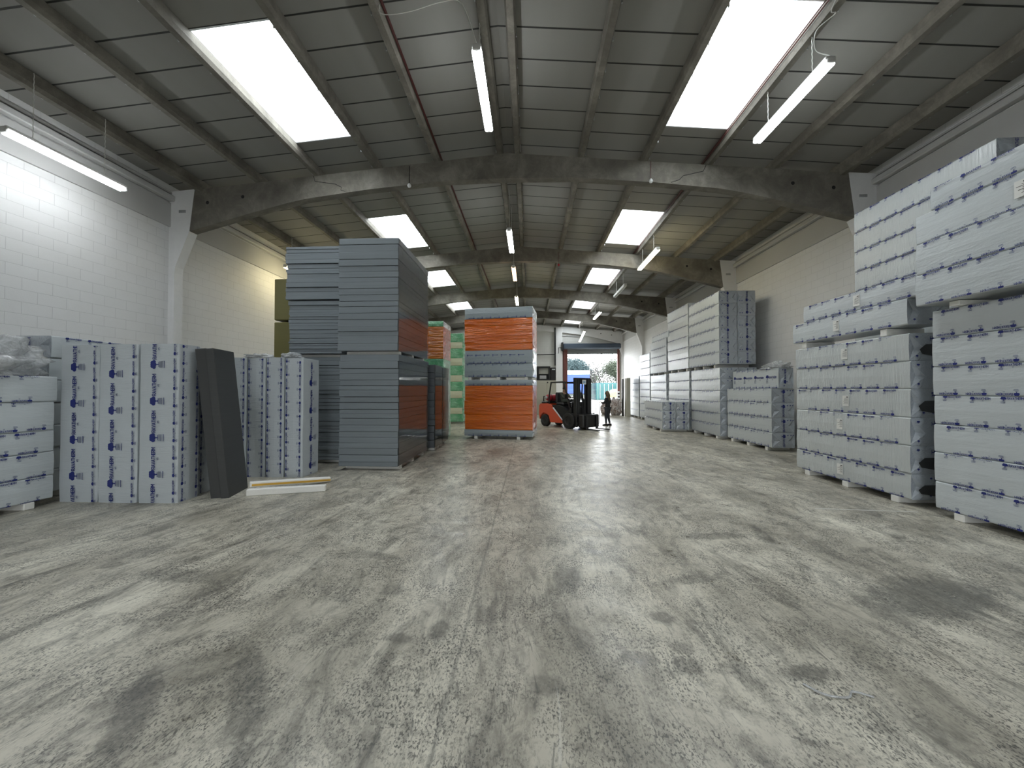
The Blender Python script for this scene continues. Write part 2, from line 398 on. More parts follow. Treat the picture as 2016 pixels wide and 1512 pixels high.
def bevbox(x0,y0,z0,x1,y1,z1,b):
    vs = []; idx = {}
    for sx in (0,1):
        for sy in (0,1):
            for sz in (0,1):
                c = ((x0,x1)[sx],(y0,y1)[sy],(z0,z1)[sz]); d = (b if not sx else -b, b if not sy else -b, b if not sz else -b)
                for ax in range(3):
                    p = [c[i]+d[i] for i in range(3)]; p[ax] = c[ax]
                    idx[(sx,sy,sz,ax)] = len(vs); vs.append(tuple(p))
    g = lambda *a: idx[a]
    fs = []
    for s_ in (0,1):
        fs.append((g(s_,0,0,0),g(s_,1,0,0),g(s_,1,1,0),g(s_,0,1,0)))
        fs.append((g(0,s_,0,1),g(1,s_,0,1),g(1,s_,1,1),g(0,s_,1,1)))
        fs.append((g(0,0,s_,2),g(1,0,s_,2),g(1,1,s_,2),g(0,1,s_,2)))
    for a_ in (0,1):
        for b_ in (0,1):
            fs.append((g(a_,b_,0,0),g(a_,b_,1,0),g(a_,b_,1,1),g(a_,b_,0,1)))
            fs.append((g(a_,0,b_,0),g(a_,1,b_,0),g(a_,1,b_,2),g(a_,0,b_,2)))
            fs.append((g(0,a_,b_,1),g(1,a_,b_,1),g(1,a_,b_,2),g(0,a_,b_,2)))
    for sx in (0,1):
        for sy in (0,1):
            for sz in (0,1): fs.append((g(sx,sy,sz,0),g(sx,sy,sz,1),g(sx,sy,sz,2)))
    return vs, fs

def empty(name, loc=(0,0,0), rz=0):
    o = bpy.data.objects.new(name, None); COL.objects.link(o); o.location = loc; o.rotation_euler = (0,0,rz); o.empty_display_size = .2
    return o
def tag(o, label, cat, group=None, kind=None):
    o['label'] = label; o['category'] = cat
    if group: o['group'] = group
    if kind: o['kind'] = kind
    return o
def struct(o, label=None, cat=None):
    o['kind'] = 'structure'
    if label: o['label'] = label
    if cat: o['category'] = cat
    return o
ORD = ['bottom','second','third','fourth','fifth','sixth','seventh','eighth','ninth','tenth','eleventh','twelfth','thirteenth','fourteenth','fifteenth','sixteenth','seventeenth','eighteenth']

# ------------------------------------------------------------------ building
CX, HALF = -.523, 8.88
XL, XR = CX-HALF, CX+HALF
YB, Y0, BAY = -9., 9.403, 6.1
YE = Y0+4*BAY+.12
ZA, SL = 7.689, .0884                # top of frames at the ridge, slope
def zf(r): return ZA - SL*abs(r)     # top of frame at distance r from ridge
def zs(r): return zf(r)+.20          # underside of roof boards
FR = [Y0+BAY*k for k in range(-3,4)]

b = MB(); b.box((XL-.3,YB-.3,-.2),(XR+.3,YE+.6,0),'floor'); struct(b.build('floor'))
# side walls
for nm, x0, x1, xs in (('left',XL-.25,XL,1),('right',XR,XR+.25,-1)):
    b = MB(); b.box((x0,YB,0),(x1,YE+.2,zs(HALF)+.1),'block'); struct(b.build('wall_'+nm))
    b = MB()
    xi = XL if nm == 'left' else XR
    b.box((min(xi,xi+xs*.05),YB,6.0),(max(xi,xi+xs*.05),YE,6.62),'cladding')
    b.box((min(xi,xi+xs*.16),YB,6.66),(max(xi,xi+xs*.16),YE,6.80),'cladding',.02)
    b.box((min(xi,xi+xs*.07),YB,6.86),(max(xi,xi+xs*.07),YE,6.90),'cladding')
    struct(b.build('trim_1' if nm == 'left' else 'trim_2'))
b = MB()
for lo, hi in (((XL-.25,0),(-2.0,8.2)),((1.2,0),(XR+.25,8.2)),((-2.0,3.4),(1.2,8.2))): b.box((lo[0],YB-.25,lo[1]),(hi[0],YB,hi[1]),'block')  # open doorway added behind the camera to light the sides facing it
struct(b.build('wall_back'))
L = bpy.data.lights.new('added_doorway_portal','AREA'); L.shape = 'RECTANGLE'; L.size = 3.2; L.size_y = 3.4; L.cycles.is_portal = True
lo = bpy.data.objects.new('daylight_portal', L); COL.objects.link(lo); lo.location = (-.4,YB-.3,1.7); lo.rotation_euler = (PI/2,0,0)
# end wall with the door opening
DX0, DX1, DZ = 3.30, 7.90, 5.55
b = MB()
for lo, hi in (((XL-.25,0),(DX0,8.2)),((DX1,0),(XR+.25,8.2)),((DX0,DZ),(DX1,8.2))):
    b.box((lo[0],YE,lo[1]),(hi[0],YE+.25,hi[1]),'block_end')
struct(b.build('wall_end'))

# roof boards with skylight openings
SKY = [(5.6,8.35),(12.15,14.95),(17.95,20.6),(24.0,26.7),(30.2,32.8)]
SKYB = [(-.6,2.2),(-6.7,-3.9)]
SR0, SR1 = 3.45, 4.89
b = MB()
def slab(sg, r0, r1, y0, y1, mat='roof', t=.07, dz=0):
    a = CX+sg*r0; c = CX+sg*r1
    za, zc = zs(r0)+dz, zs(r1)+dz
    vs = [(a,y0,za),(c,y0,zc),(c,y1,zc),(a,y1,za),(a,y0,za+t),(c,y0,zc+t),(c,y1,zc+t),(a,y1,za+t)]
    b.add(vs, [(0,1,2,3),(4,5,6,7),(0,1,5,4),(1,2,6,5),(2,3,7,6),(3,0,4,7)], mat)
allsky = sorted(SKY+SKYB)
for sg in (-1,1):
    slab(sg,0,SR0,YB,YE); slab(sg,SR1,HALF+.1,YB,YE)
    y = YB
    for (p,q) in allsky: slab(sg,SR0,SR1,y,p); y = q
    slab(sg,SR0,SR1,y,YE)
struct(b.build('ceiling'))
# skylights
wn = 0
for i, (p,q) in enumerate(allsky):
    for sg in (-1,1):
        wn += 1
        b = MB()
        def sslab(r0, r1, y0, y1, z0, t, mat):
            a = CX+sg*r0; c = CX+sg*r1
            vs = [(a,y0,zs(r0)+z0),(c,y0,zs(r1)+z0),(c,y1,zs(r1)+z0),(a,y1,zs(r0)+z0)]
            vs += [(x,y,z+t) for x,y,z in vs]
            b.add(vs, [(0,1,2,3),(4,5,6,7),(0,1,5,4),(1,2,6,5),(2,3,7,6),(3,0,4,7)], mat)
        e = .03
        sslab(SR0,SR0+e,p,q,.0,.3,'white_metal'); sslab(SR1-e,SR1,p,q,.0,.3,'white_metal')
        sslab(SR0,SR1,p,p+e,.0,.3,'white_metal'); sslab(SR0,SR1,q-e,q,.0,.3,'white_metal')
        # lap bars across the sheets
        for t in (.33,.66): sslab(SR0,SR1,p+(q-p)*t-.006,p+(q-p)*t+.006,.20,.02,'white_metal')
        sslab(SR0,SR1,q-.42,q-.405,.20,.02,'white_metal')
        w = struct(b.build('window_%d' % wn))
        b = MB()
        # corrugated translucent sheet
        n = 40; vs = []; fs = []
        for j in range(n+1):
            y = p + (q-p)*j/n; h = .24+.018*math.cos(j*PI)
            vs += [(CX+sg*SR0,y,zs(SR0)+h),(CX+sg*SR1,y,zs(SR1)+h)]
        for j in range(n): fs.append((2*j,2*j+1,2*j+3,2*j+2))
        b.add(vs, fs, 'pane'); b.build('pane', w, fix=False)
        L = bpy.data.lights.new('rooflight_portal','AREA'); L.shape = 'RECTANGLE'; L.size = SR1-SR0; L.size_y = q-p
        L.cycles.is_portal = True
        lo = bpy.data.objects.new('daylight_portal', L); COL.objects.link(lo)
        rm = (SR0+SR1)/2; lo.location = (CX+sg*rm,(p+q)/2,zs(rm)+.30); lo.rotation_euler = (0, sg*math.atan(SL), 0)
L = bpy.data.lights.new('door_portal','AREA'); L.shape = 'RECTANGLE'; L.size = 4.5; L.size_y = 4.9; L.cycles.is_portal = True
lo = bpy.data.objects.new('daylight_portal', L); COL.objects.link(lo); lo.location = (5.6,YE+.3,2.5); lo.rotation_euler = (-PI/2,0,0)

# concrete portal frames
def frame(y, mat, colmat, nm='portal_frame', t=.22, wall_side=True):
    b = MB()
    # rafter outline, right half then mirrored  (r, z): depth profile
    bot = [(0,7.06),(1.6,7.03),(3.6,6.86),(5.2,6.66),(5.75,6.55),(6.6,6.34),(7.4,6.13),(8.33,5.88)]
    top = [(8.20,zf(8.20)),(0,ZA)]
    for sg in (-1,1):
        poly = [(CX+sg*r,z) for r,z in bot+top]
        b.prism(poly, 'y', y-t/2, y+t/2, mat)
    # bolt holes near the knees
    for sg in (-1,1):
        for r, z in ((7.85,6.62),(6.9,6.75)):
            b.lathe([(.045,y-t/2-.002),(.0,y-t/2-.002)], 'dark_gap', (CX+sg*r,0,z), 'y', 10)
    o = struct(b.build(nm)); 
    b = MB()
    for sg in (-1,1):
        poly = [(CX+sg*r,z) for r,z in ((8.20,zf(8.20)+.01),(8.33,5.87),(8.70,4.95),(8.72,4.8),(8.72,0),(9.0,0),(9.0,zf(8.88)),(8.70,zf(8.70)+.02))]
        b.prism(poly, 'y', y-t/2-.01, y+t/2+.01, colmat)
        if mat == 'concrete': b.box((CX+sg*8.52-.09,y-t/2-.02,6.36),(CX+sg*8.52+.09,y-t/2-.008,6.43),'steel')
    b.build('column_pair', o)
    return o
for y in FR[1:]: frame(y, 'concrete', 'white_paint')
frame(YE-.14, 'white_paint', 'white_paint')
# cracks along the precast joints of the first visible frame
b = MB()
for sg, pts in ((-1,[(5.02,7.24),(4.98,7.1),(4.45,7.02),(4.28,6.93),(4.3,6.86),(4.18,6.82)]),(1,[(4.85,7.25),(4.78,7.1),(4.3,7.0),(4.2,6.9),(4.0,6.84)])):
    b.tube([(CX+sg*r,Y0-.112,z) for r,z in pts], .007, 'dark_gap', 5)
struct(b.build('frame_joint'), )
# purlins
PR = [.222]+[1.8305+1.5575*i for i in range(5)]
bays = [(YB,FR[1])]+[(FR[i],FR[i+1]) for i in range(1,len(FR)-1)]+[(FR[-1],YE)]
for (ya,yb) in bays:
    for k, r in enumerate(PR):
        for sg in (-1,1):
            b = MB(); x = CX+sg*r; z0 = zf(r)+.0; z1 = zs(r)+.0
            w0, w1 = .055, .085
            if k == 5: w0, w1 = .06, .10; z0 -= .06
            n = 6; prev = None
            poly = [(x-w0,z0),(x+w0,z0),(x+w1,z0+.07),(x+w1,z1),(x-w1,z1),(x-w1,z0+.07)]
            b.prism(poly, 'y', ya, yb, 'purlin')
            # hook bolts at every board joint
            j = math.ceil((ya+61.2)/.61)
            while j*.61-61.2+.305 < yb:
                yy = j*.61-61.2+.305
                if yy > ya+.05: b.box((x+sg*w1-.008,yy-.012,z0+.02),(x+sg*w1+.008,yy+.012,z1),'steel')
                j += 1
            struct(b.build('roof_purlin'))
# ------------------------------------------------------------------ shutter door
d = empty('door_1', (0,0,0)); struct(d)
b = MB(); 
for (x0,x1) in ((3.02,3.42),(7.86,8.06)):
    b.box((x0,YE-.12,0),(x1,YE+.02,5.45),'brown',.01)
b.box((3.10,YE-.20,0),(3.20,YE-.12,5.4),'brown'); b.build('guide_rail', d)
b = MB(); b.box((3.0,YE-.55,5.38),(8.1,YE-.05,5.85),'navy_drum',.08); b.build('shutter_box', d)
b = MB(); b.box((2.85,YE-.6,5.2),(3.02,YE-.05,5.95),'black',.02); b.tube([(2.85,YE-.3,5.5),(2.6,YE-.3,5.5),(2.6,YE-.3,5.0),(2.3,YE-.2,5.0)],.03,'black'); b.build('motor', d)
b = MB()
nsl = 7
for i in range(nsl):
    z = 4.93+i*.085
    b.box((3.40,YE-.06-.012*(i%2),z),(7.88,YE-.03+.006*(i%2),z+.096),'shutter',.008)
b.build('shutter_curtain', d)
b = MB()
for i in range(5):
    b.box((7.88,YE-.13,.2+i*.28),(8.04,YE-.122,.34+i*.28),'black')
    b.box((7.88,YE-.13,.34+i*.28),(8.04,YE-.122,.48+i*.28),'sign_white')
b.build('hazard_stripe', d)
# pilaster and conduits on the end wall
b = MB(); b.box((2.38,YE-.3,0),(2.95,YE,7.3),'white_paint',.01); struct(b.build('trim_3'))
b = MB(); b.tube([(.3,YE-.03,4.9),(2.3,YE-.33,4.9)],.04,'black'); b.tube([(2.30,YE-.33,7.3),(2.30,YE-.33,3.9)],.06,'black'); struct(b.build('trim_4'))
tag(b.build.__self__ and (lambda: (lambda mb: (mb.tube([(2.9,YE-.06,6.6),(4.6,YE-.06,6.5),(4.75,YE-.06,6.65),(4.8,YE-.06,7.1)],.03,'steel'), mb.build('conduit_pipe'))[1])(MB()))(), 'grey conduit bending up the end wall above the shutter', 'pipe')

# ------------------------------------------------------------------ lettering drawn as strokes
CONDENSE = .80
GL = {'R':([[(0,0),(0,1),(.5,1),(.62,.86),(.62,.6),(.5,.46),(.0,.46)],[(.3,.46),(.62,0)]],.62),
 'A':([[(0,0),(.34,1),(.68,0)],[(.14,.3),(.54,.3)]],.68),'V':([[(0,1),(.34,0),(.68,1)]],.68),'T':([[(0,1),(.6,1)],[(.3,1),(.3,0)]],.6),
 'H':([[(0,0),(0,1)],[(.6,0),(.6,1)],[(0,.5),(.6,.5)]],.6),'E':([[(.5,0),(0,0),(0,1),(.5,1)],[(0,.5),(.45,.5)]],.5),
 'M':([[(0,0),(0,1),(.4,.35),(.8,1),(.8,0)]],.8),'X':([[(0,0),(.55,1)],[(0,1),(.55,0)]],.55),'P':([[(0,0),(0,1),(.55,1),(.55,.5),(0,.5)]],.55),
 'S':([[(0,0),(.5,0),(.5,.5),(0,.5),(0,1),(.5,1)]],.5)}
def text_quads(s, th=.2, gap=.2):
    x = 0; q = []
    for ch in s:
        strokes, w = GL[ch]
        for st in strokes:
            for (a,b_) in zip(st[:-1], st[1:]):
                d0 = Vector((b_[0]-a[0], b_[1]-a[1])); L_ = d0.length; d0.normalize(); n_ = Vector((-d0.y,d0.x))*th/2
                e = d0*th*.35
                A = Vector((a[0]+x,a[1]))-e; B = Vector((b_[0]+x,b_[1]))+e
                q.append([Vector((v.x*CONDENSE,v.y)) for v in (A-n_,B-n_,B+n_,A+n_)])
        x += w+gap
    return q, (x-gap)*CONDENSE
RAV, RAVW = text_quads('RAVATHERM'); XPS, XPSW = text_quads('XPS')
def disc(cx_, cy_, r, n=9): return [Vector((cx_+r*math.cos(2*PI*k/n), cy_+r*math.sin(2*PI*k/n))) for k in range(n)]
def logo():                               # round-crowned tree of overlapping lobes, unit height
    P = [disc(.0,.76,.25),disc(-.30,.58,.23),disc(.30,.58,.23),disc(-.2,.80,.2),disc(.2,.80,.2),disc(0,.52,.24)]
    P += [[Vector((-.07,.0)),Vector((.07,.0)),Vector((.05,.4)),Vector((-.05,.4))],[Vector((-.3,.0)),Vector((.3,.0)),Vector((.3,.06)),Vector((-.3,.06))]]
    return P
LOGO = logo()
def seq(pat):
    """pattern list of (polygons, ox, oy, scale, ink)"""
    return pat
def P_big():                               # mark, name, three-letter grade and small print
    L_ = []
    L_ += [(LOGO,.07,-.040,.135,'ink')]
    s = .056; L_ += [(RAV,.152,.0,s,'ink')]
    L_ += [(XPS,.152+RAVW*s*.42,-.055,.024,'ink_pale')]
    for k in range(4): L_.append(([[Vector((-.05,0)),Vector((.05,0)),Vector((.05,.006)),Vector((-.05,.006))]],.07,-.062-.014*k,1.,'ink_pale'))
    L_.append(([[Vector((-.055,0)),Vector((.055,0)),Vector((.055,.009)),Vector((-.055,.009))]],.07,-.135,1.,'ink'))
    return L_
def P_seam(fl=1.):
    L_ = [(LOGO,.025,-.022,.054,'ink'),(RAV,.062,-.002,.026,'ink'),(XPS,.06+RAVW*.012,-.024,.010,'ink_pale')]
    L_.append(([[Vector((-.025,0)),Vector((.025,0)),Vector((.025,.005)),Vector((-.025,.005))]],.025,-.034,1.,'ink_pale'))
    L_.append(([[Vector((-.022,0)),Vector((.022,0)),Vector((.022,.005)),Vector((-.022,.005))]],.025,-.046,1.,'ink'))
    return L_
BIG, SEAM = P_big(), P_seam()
def stamp(mb, pat, o, u, v, clip=None):
    """lay a flat print pattern at o with axes u, v on the outside of a surface; clip=(coordinate index, lo, hi) trims at the wrap edge"""
    o, u, v = Vector(o), Vector(u), Vector(v); nrm = u.cross(v)*.00012; lay = 0
    for polys, ox, oy, s, ink in pat:
        vs = []; fs = []
        for q in polys:
            pts = [o + u*(p.x*s+ox) + v*(p.y*s+oy) + nrm*lay for p in q]; lay += 1
            if clip:
                k, lo, hi = clip
                if all(p[k] < lo or p[k] > hi for p in pts): continue
                for p in pts: p[k] = min(max(p[k], lo), hi)
            b0 = len(vs); vs += [tuple(p) for p in pts]; fs.append(tuple(range(b0, b0+len(q))))
        if vs: mb.add(vs, fs, ink)

def pack_body(mb, W, L, H, side, end, r, bulge=.006):
    """wrapped pack, long axis Y, base centre at origin; soft edges, faces that belly a little, envelope-folded ends"""
    nx = [-W/2, -W/2+.018, -W/4, 0, W/4, W/2-.018, W/2]
    ring = []
    def sect(ins, jit):
        pts = []
        b = .014; w, h = W/2-ins, H-2*ins
        base = [(-w+b,ins),(0,ins),(w-b,ins),(w,ins+b),(w+bulge,H/2),(w,ins+h-b),(w-b,ins+h),(0,ins+h+bulge*.3),(-w+b,ins+h),(-w,ins+h-b),(-w-bulge,H/2),(-w,ins+b)]
        for (x,z) in base: pts.append((x+r.uniform(-jit,jit), z+r.uniform(-jit,jit)*.5))
        return pts
    ys = [-L/2+.02, -L/2+.15, -L/4, 0, L/4, L/2-.15, L/2-.02]
    vs = []; fs = []
    for y in ys:
        for (x,z) in sect(0, .0025): vs.append((x,y,z))
    n = 12
    for i in range(len(ys)-1):
        for k in range(n): fs.append((i*n+k, i*n+(k+1)%n, (i+1)*n+(k+1)%n, (i+1)*n+k))
    mb.add(vs, fs, side)
    # folded ends
    for sg in (-1,1):
        ye = sg*(L/2-.02)
        rim = [(x,ye,z) for (x,z) in sect(0,.001)]
        j = lambda a: r.uniform(-a,a)
        in_l = (-W*.20+j(.03), sg*(L/2+.0+j(.006)), H*.5+j(.04)); in_r = (W*.20+j(.03), sg*(L/2+.0+j(.006)), H*.5+j(.04))
        dl = (-W*.34+j(.02), sg*(L/2-.055), H*.5+j(.03)); dr = (W*.34+j(.02), sg*(L/2-.055), H*.5+j(.03))
        mt = (j(.05), sg*(L/2+.004), H*.78); mb_ = (j(.05), sg*(L/2+.004), H*.22)
        vs = rim + [in_l,in_r,dl,dr,mt,mb_]
        iL,iR,dL,dR,mT,mB = range(12,18)
        fs = [(6,7,mT),(7,8,mT),(8,iL,mT),(iL,iR,mT),(iR,6,mT),
              (0,1,mB),(1,2,mB),(2,iR,mB),(iR,iL,mB),(iL,0,mB),
              (8,9,iL),(9,dL,iL),(9,10,dL),(10,11,dL),(11,dL,iL),(11,0,iL),
              (2,3,iR),(3,dR,iR),(3,4,dR),(4,5,dR),(5,dR,iR),(5,6,iR)]
        mb.add(vs, fs, end)

PACKCACHE = {}
def pack_mesh(W, L, H, var, side='wrap', end='wrap_end', lying=True, mid=False):
    key = (round(W,3),round(L,3),round(H,3),var,side,end,lying,mid)
    if key in PACKCACHE: return PACKCACHE[key]
    r = random.Random(hash((var, int(H*1000), int(W*1000))) & 0xffff)
    mb = MB(); pack_body(mb, W, L, H, side, end, r)
    mb2 = MB(); e = W/2+.0085
    for sg in (-1,1):
        x = sg*e
        # +X face read from +X: u runs along +Y ; on -X face u runs along -Y
        u = Vector((0,sg,0)); ph = r.uniform(0,.3); pitch = .315
        t = -L/2+.05+ph
        while t < L/2-.28:
            y = t*sg
            stamp(mb2, SEAM, (x, y, H-.026-r.choice([-.012,.0,.008,.016])), u, Vector((0,0,1)), (2,.004,H-.006))
            t += pitch
        ph = r.uniform(0,.3); t = L/2-.05-ph; off = .026+r.choice([-.012,0,.008,.016])
        while t > -L/2+.28:
            y = t*sg
            stamp(mb2, SEAM, (x, y, off), -u, Vector((0,0,-1)), (2,.004,H-.006))
            t -= pitch
        if mid:
            t = -L/2+.08
            while t < L/2-.5:
                stamp(mb2, BIG, (x, t*sg, H*.5), u, Vector((0,0,1)), None); t += .58
    # prints that end up on the folded ends
    for sg in (-1,1):
        y = sg*(L/2+.014)
        if r.random() < .75:
            a = r.choice([-1,1]); xo = r.uniform(-.05,.05)
            stamp(mb2, [(p_,ox,oy,s*.8,i) for p_,ox,oy,s,i in BIG[:2]], (xo,y,H*.5-.19*a if W > .5 else H*.2), Vector((0,0,a)), Vector((-a*sg*-1,0,0)), (2,.03,H-.03))
        for q in range(3):
            stamp(mb2, [(LOGO,0,0,.035,'ink')], (r.uniform(-W*.42,W*.42),y-sg*.01,r.choice([.05,H-.08])), Vector((-sg,0,0)), Vector((0,0,1)))
    # join: body + print in one mesh
    mb.add(mb2.v, [], 'ink')
    base = len(mb.v)-len(mb2.v)
    k = {i: mb.mi(mt) for i, mt in enumerate(mb2.mats)}
    mb.f += [tuple(base+i for i in f) for f in mb2.f]; mb.m += [k[i] for i in mb2.m]
    me = bpy.data.meshes.new('wrapped_pack'); me.from_pydata(mb.v, [], mb.f)
    for mt in mb.mats: me.materials.append(mt)
    me.polygons.foreach_set('material_index', mb.m); me.update()
    PACKCACHE[key] = me
    return me

def upright_mesh(W, D, H, var, face='front', side='wrap_vert'):
    """pack standing on end: W along X, D along Y. face 'front': big print on -Y, seams on +-X; face 'side': big print on +X, seams on -Y"""
    r = random.Random(var*13+5); mb = MB()
    n = 14; rings = 11; vs = []; fs = []
    b = .022
    for i in range(rings):
        z = H*i/(rings-1); pts = [(-W/2+b,-D/2),(0,-D/2-.008),(W/2-b,-D/2),(W/2,-D/2+b),(W/2+.006,0),(W/2,D/2-b),(W/2-b,D/2),(0,D/2+.005),(-W/2+b,D/2),(-W/2,D/2-b),(-W/2-.006,0),(-W/2,-D/2+b)]
        if i == 0: pts = [(x*.985,y*.98) for x,y in pts]
        for (x,y) in pts: vs.append((x+r.uniform(-.003,.003), y+r.uniform(-.003,.003), z))
    for i in range(rings-1):
        for k in range(12): fs.append((i*12+k,i*12+(k+1)%12,(i+1)*12+(k+1)%12,(i+1)*12+k))
    mb.add(vs, fs, side)
    mb.add([(x,y,z) for (x,y,z) in vs[-12:]]+[(0,0,H+.03)], [(k,(k+1)%12,12) for k in range(12)], 'wrap_end')
    mb.add([(x,y,z) for (x,y,z) in vs[:12]], [tuple(range(12))], 'wrap_end')
    up = Vector((0,0,1))
    def big(o, vv):
        t = -r.uniform(.1,.5)
        while t < H:
            stamp(mb, BIG, (o[0],o[1],t), up, vv, (2,.01,H-.01)); t += .565
    def seam(o, vv, flip=False):
        t = r.uniform(-.2,0)
        while t < H:
            stamp(mb, SEAM, (o[0],o[1],t if not flip else t+.3), up*(-1 if flip else 1), vv*(-1 if flip else 1), (2,.01,H-.01)); t += .268
    if face == 'front':
        y = -D/2-.012
        big((-.02+r.uniform(-.03,.03),y), Vector((-1,0,0)))
        seam((W/2-.035,y), Vector((-1,0,0)))
        x = W/2+.010
        seam((x,-D/2+.09), Vector((0,-1,0))); seam((x,D/2-.06), Vector((0,-1,0)), False)
    else:
        x = W/2+.010; big((x,.02), Vector((0,-1,0)))
        y = -D/2-.012
        seam((-W/2+.06,y), Vector((-1,0,0))); seam((W/2-.06,y), Vector((-1,0,0)), True)
    me = bpy.data.meshes.new('upright_pack'); me.from_pydata(mb.v, [], mb.f)
    for mt in mb.mats: me.materials.append(mt)
    me.polygons.foreach_set('material_index', mb.m); me.update()
    return me

def bearers(x0, x1, ys, z0, h, desc, along='x', cols=1, w=.12):
    if desc.startswith('the '): desc = desc[4:]
    names = ['camera end','middle','door end'] if len(ys) == 3 else ['camera end','door end'] if len(ys) == 2 else ['']
    for nm, y in zip(names, ys):
        b = MB(); b.box((x0+.01,y-w/2,z0),(x1-.01,y+w/2,z0+h-.002),'eps',.008)
        tag(b.build('foam_bearer'), f'white foam bearer at the {nm} under the {desc}', 'bearer', f'bearers under the {desc}')

def label_sheet(parent, x, y, z, sg=-1, w=.13, h=.19):
    b = MB(); t = .0015
    b.box((x-t,y-w/2,z-h/2),(x+t,y+w/2,z+h/2),'paper')
    r = random.Random(int(y*100))
    xx = x+sg*.0025
    b.box((xx-.0004,y-w*.42,z+h*.32),(xx+.0004,y-w*.12,z+h*.40),'paper_ink')
    for k in range(6):
        zz = z+h*(.22-.10*k); b.box((xx-.0004,y-w*.42,zz),(xx+.0004,y-w*.42+w*r.uniform(.3,.8),zz+.005),'paper_ink')
    o = b.build('paper_label', parent); o['label'] = 'white paper label on the film'
    return o

def stack(desc, xa, xb, ya, yb, z0, heights, cols=1, side='wrap', end='wrap_end', bear=(3,.1), kind='white', jit=.006, labels=(), skew=0., xoff=None, mid=(), yoff=None, drop=(), colnames=('aisle','wall'), open_end=()):
    """piled wrapped packs; xa is the aisle face. Every pack is an object of its own"""
    z = z0
    if bear:
        n, h = bear; L = yb-ya
        ys = [ya+L*t for t in ((.12,.5,.88) if n == 3 else (.15,.85))]
        bearers(min(xa,xb), max(xa,xb), ys, z0, h, desc); z += h
    W = abs(xb-xa)/cols; sg = 1 if xb > xa else -1
    for i, H in enumerate(heights):
        for c in range(cols):
            if (i,c) in drop: continue
            me = pack_mesh(W-.024, yb-ya, H-.004, (i*3+c+int(abs(ya)*10)) % 3, side, end, True, i in mid)
            o = bpy.data.objects.new('wrapped_pack', me); COL.objects.link(o)
            dx = rnd.uniform(-jit,jit)+(xoff or {}).get(i,0); dy = rnd.uniform(-jit,jit)*1.5+(yoff or {}).get(i,0)
            o.location = (xa+sg*W*(c+.5)+dx, (ya+yb)/2+dy, z+.002); o.rotation_euler = (0,0,skew+rnd.uniform(-.003,.003))
            top = i == len(heights)-1
            pos = 'topmost' if top and len(heights) > 1 else ORD[i]
            cc = f' {colnames[c]} side,' if cols > 1 else ''
            lab = f'{kind} printed film-wrapped pack,{cc} {pos} of {desc}'
            tag(o, lab, 'pack', f'packs of {desc}')
            if i in open_end:
                b = MB(); yy = -(yb-ya)/2-.010; q = rnd.uniform(.0,.08)
                b.add([(-.21+q,yy,.10),(.05,yy,.06),(.14,yy,.12),(.12,yy,H*.60),(-.16+q,yy,H*.58),(-.25+q,yy,H*.4)],[(0,1,2,3,4,5)],'dark_foam')
                oo = b.build('exposed_board', o, fix=False); oo['label'] = 'dark board showing through the open film end'
            if i in labels:
                label_sheet(o, -sg*(W/2+.002), 0+(-.05 if i % 2 else .08), H*.5, -sg)
        z += H
    return z

# ================= right side, camera towards the door
stack('the front right lower stack', 5.68, 6.30, 3.06, 5.56, 0, [.375,.405,.39,.40,.40,.40,.385], jit=.006)
bearers(5.58, 6.25, [5.18,4.1], 2.855, .068, 'the front right upper stack')
stack('the front right upper stack', 5.48, 6.18, 3.07, 5.57, 2.925, [.435,.435,.40,.30], bear=None, jit=.006, labels=(2,), yoff={3:-.2})
stack('the tall filmed stack behind them', 6.86, 7.5, 5.77, 8.22, 0, [.4123]*13, side='wrap_gloss', bear=(3,.1), jit=.006)
stack('the labelled lower right stack', 5.68, 6.3, 5.85, 8.27, 0, [.39,.42,.42,.43,.42,.42], labels=(0,2,3,5), side='wrap_gloss', jit=.006, open_end=(0,1,3,5))
bearers(5.7, 6.3, [6.3,8.05], 2.61, .115, 'the labelled stack cap')
stack('the cap on the labelled stack', 5.68, 6.3, 5.87, 8.35, 2.73, [.40,.33], bear=None, labels=(0,1), yoff={1:-.31}, jit=.006)
stack('the low mid-row right stack', 6.84, 7.48, 10.9, 13.3, 0, [.42]*4, side='wrap', jit=.01)
# the pack on edge
me = pack_mesh(.4, 2.4, .58, 1, 'wrap', 'wrap_end', True, True)
o = bpy.data.objects.new('wrapped_pack', me); COL.objects.link(o); o.location = (7.22,12.06,1.785)
tag(o, 'white printed pack set on edge on top of the low mid-row right stack', 'pack')
stack('the tall double stack lower tier', 6.68, 7.96, 13.45, 15.8, 0, [.405]*6, cols=2, side='wrap_gloss')
bearers(6.7, 7.9, [13.9,14.75,15.5], 2.53, .11, 'the tall double stack upper tier')
stack('the tall double stack upper tier', 6.64, 7.90, 13.40, 15.92, 2.64, [.43]*6, cols=2, side='wrap', jit=.006, bear=None)
stack('the second tall stack lower tier', 6.68, 7.3, 15.98, 18.3, 0, [.405]*6, side='wrap_gloss')
bearers(6.7, 7.3, [16.3,17.2,18.0], 2.53, .11, 'the second tall stack upper tier')
stack('the second tall stack upper tier', 6.66, 7.28, 16.0, 18.36, 2.64, [.46]*6, side='wrap_gloss', bear=None)
stack('the knee-high stack in the aisle', 5.50, 6.60, 15.78, 18.2, 0, [.385]*3, cols=2, bear=(3,.09))
stack('the third far stack lower tier', 6.64, 7.26, 18.5, 20.85, 0, [.40]*6, side='wrap_gloss')
bearers(6.68, 7.26, [18.8,19.7,20.5], 2.5, .10, 'the third far stack upper tier')
stack('the third far stack upper tier', 6.64, 7.26, 18.45, 20.9, 2.60, [.42,.42,.42,.42,.30], side='wrap', bear=None, yoff={4:-.3})
stack('the fourth far stack', 6.64, 7.26, 21.0, 22.9, 0, [.41]*9, side='wrap_gloss')
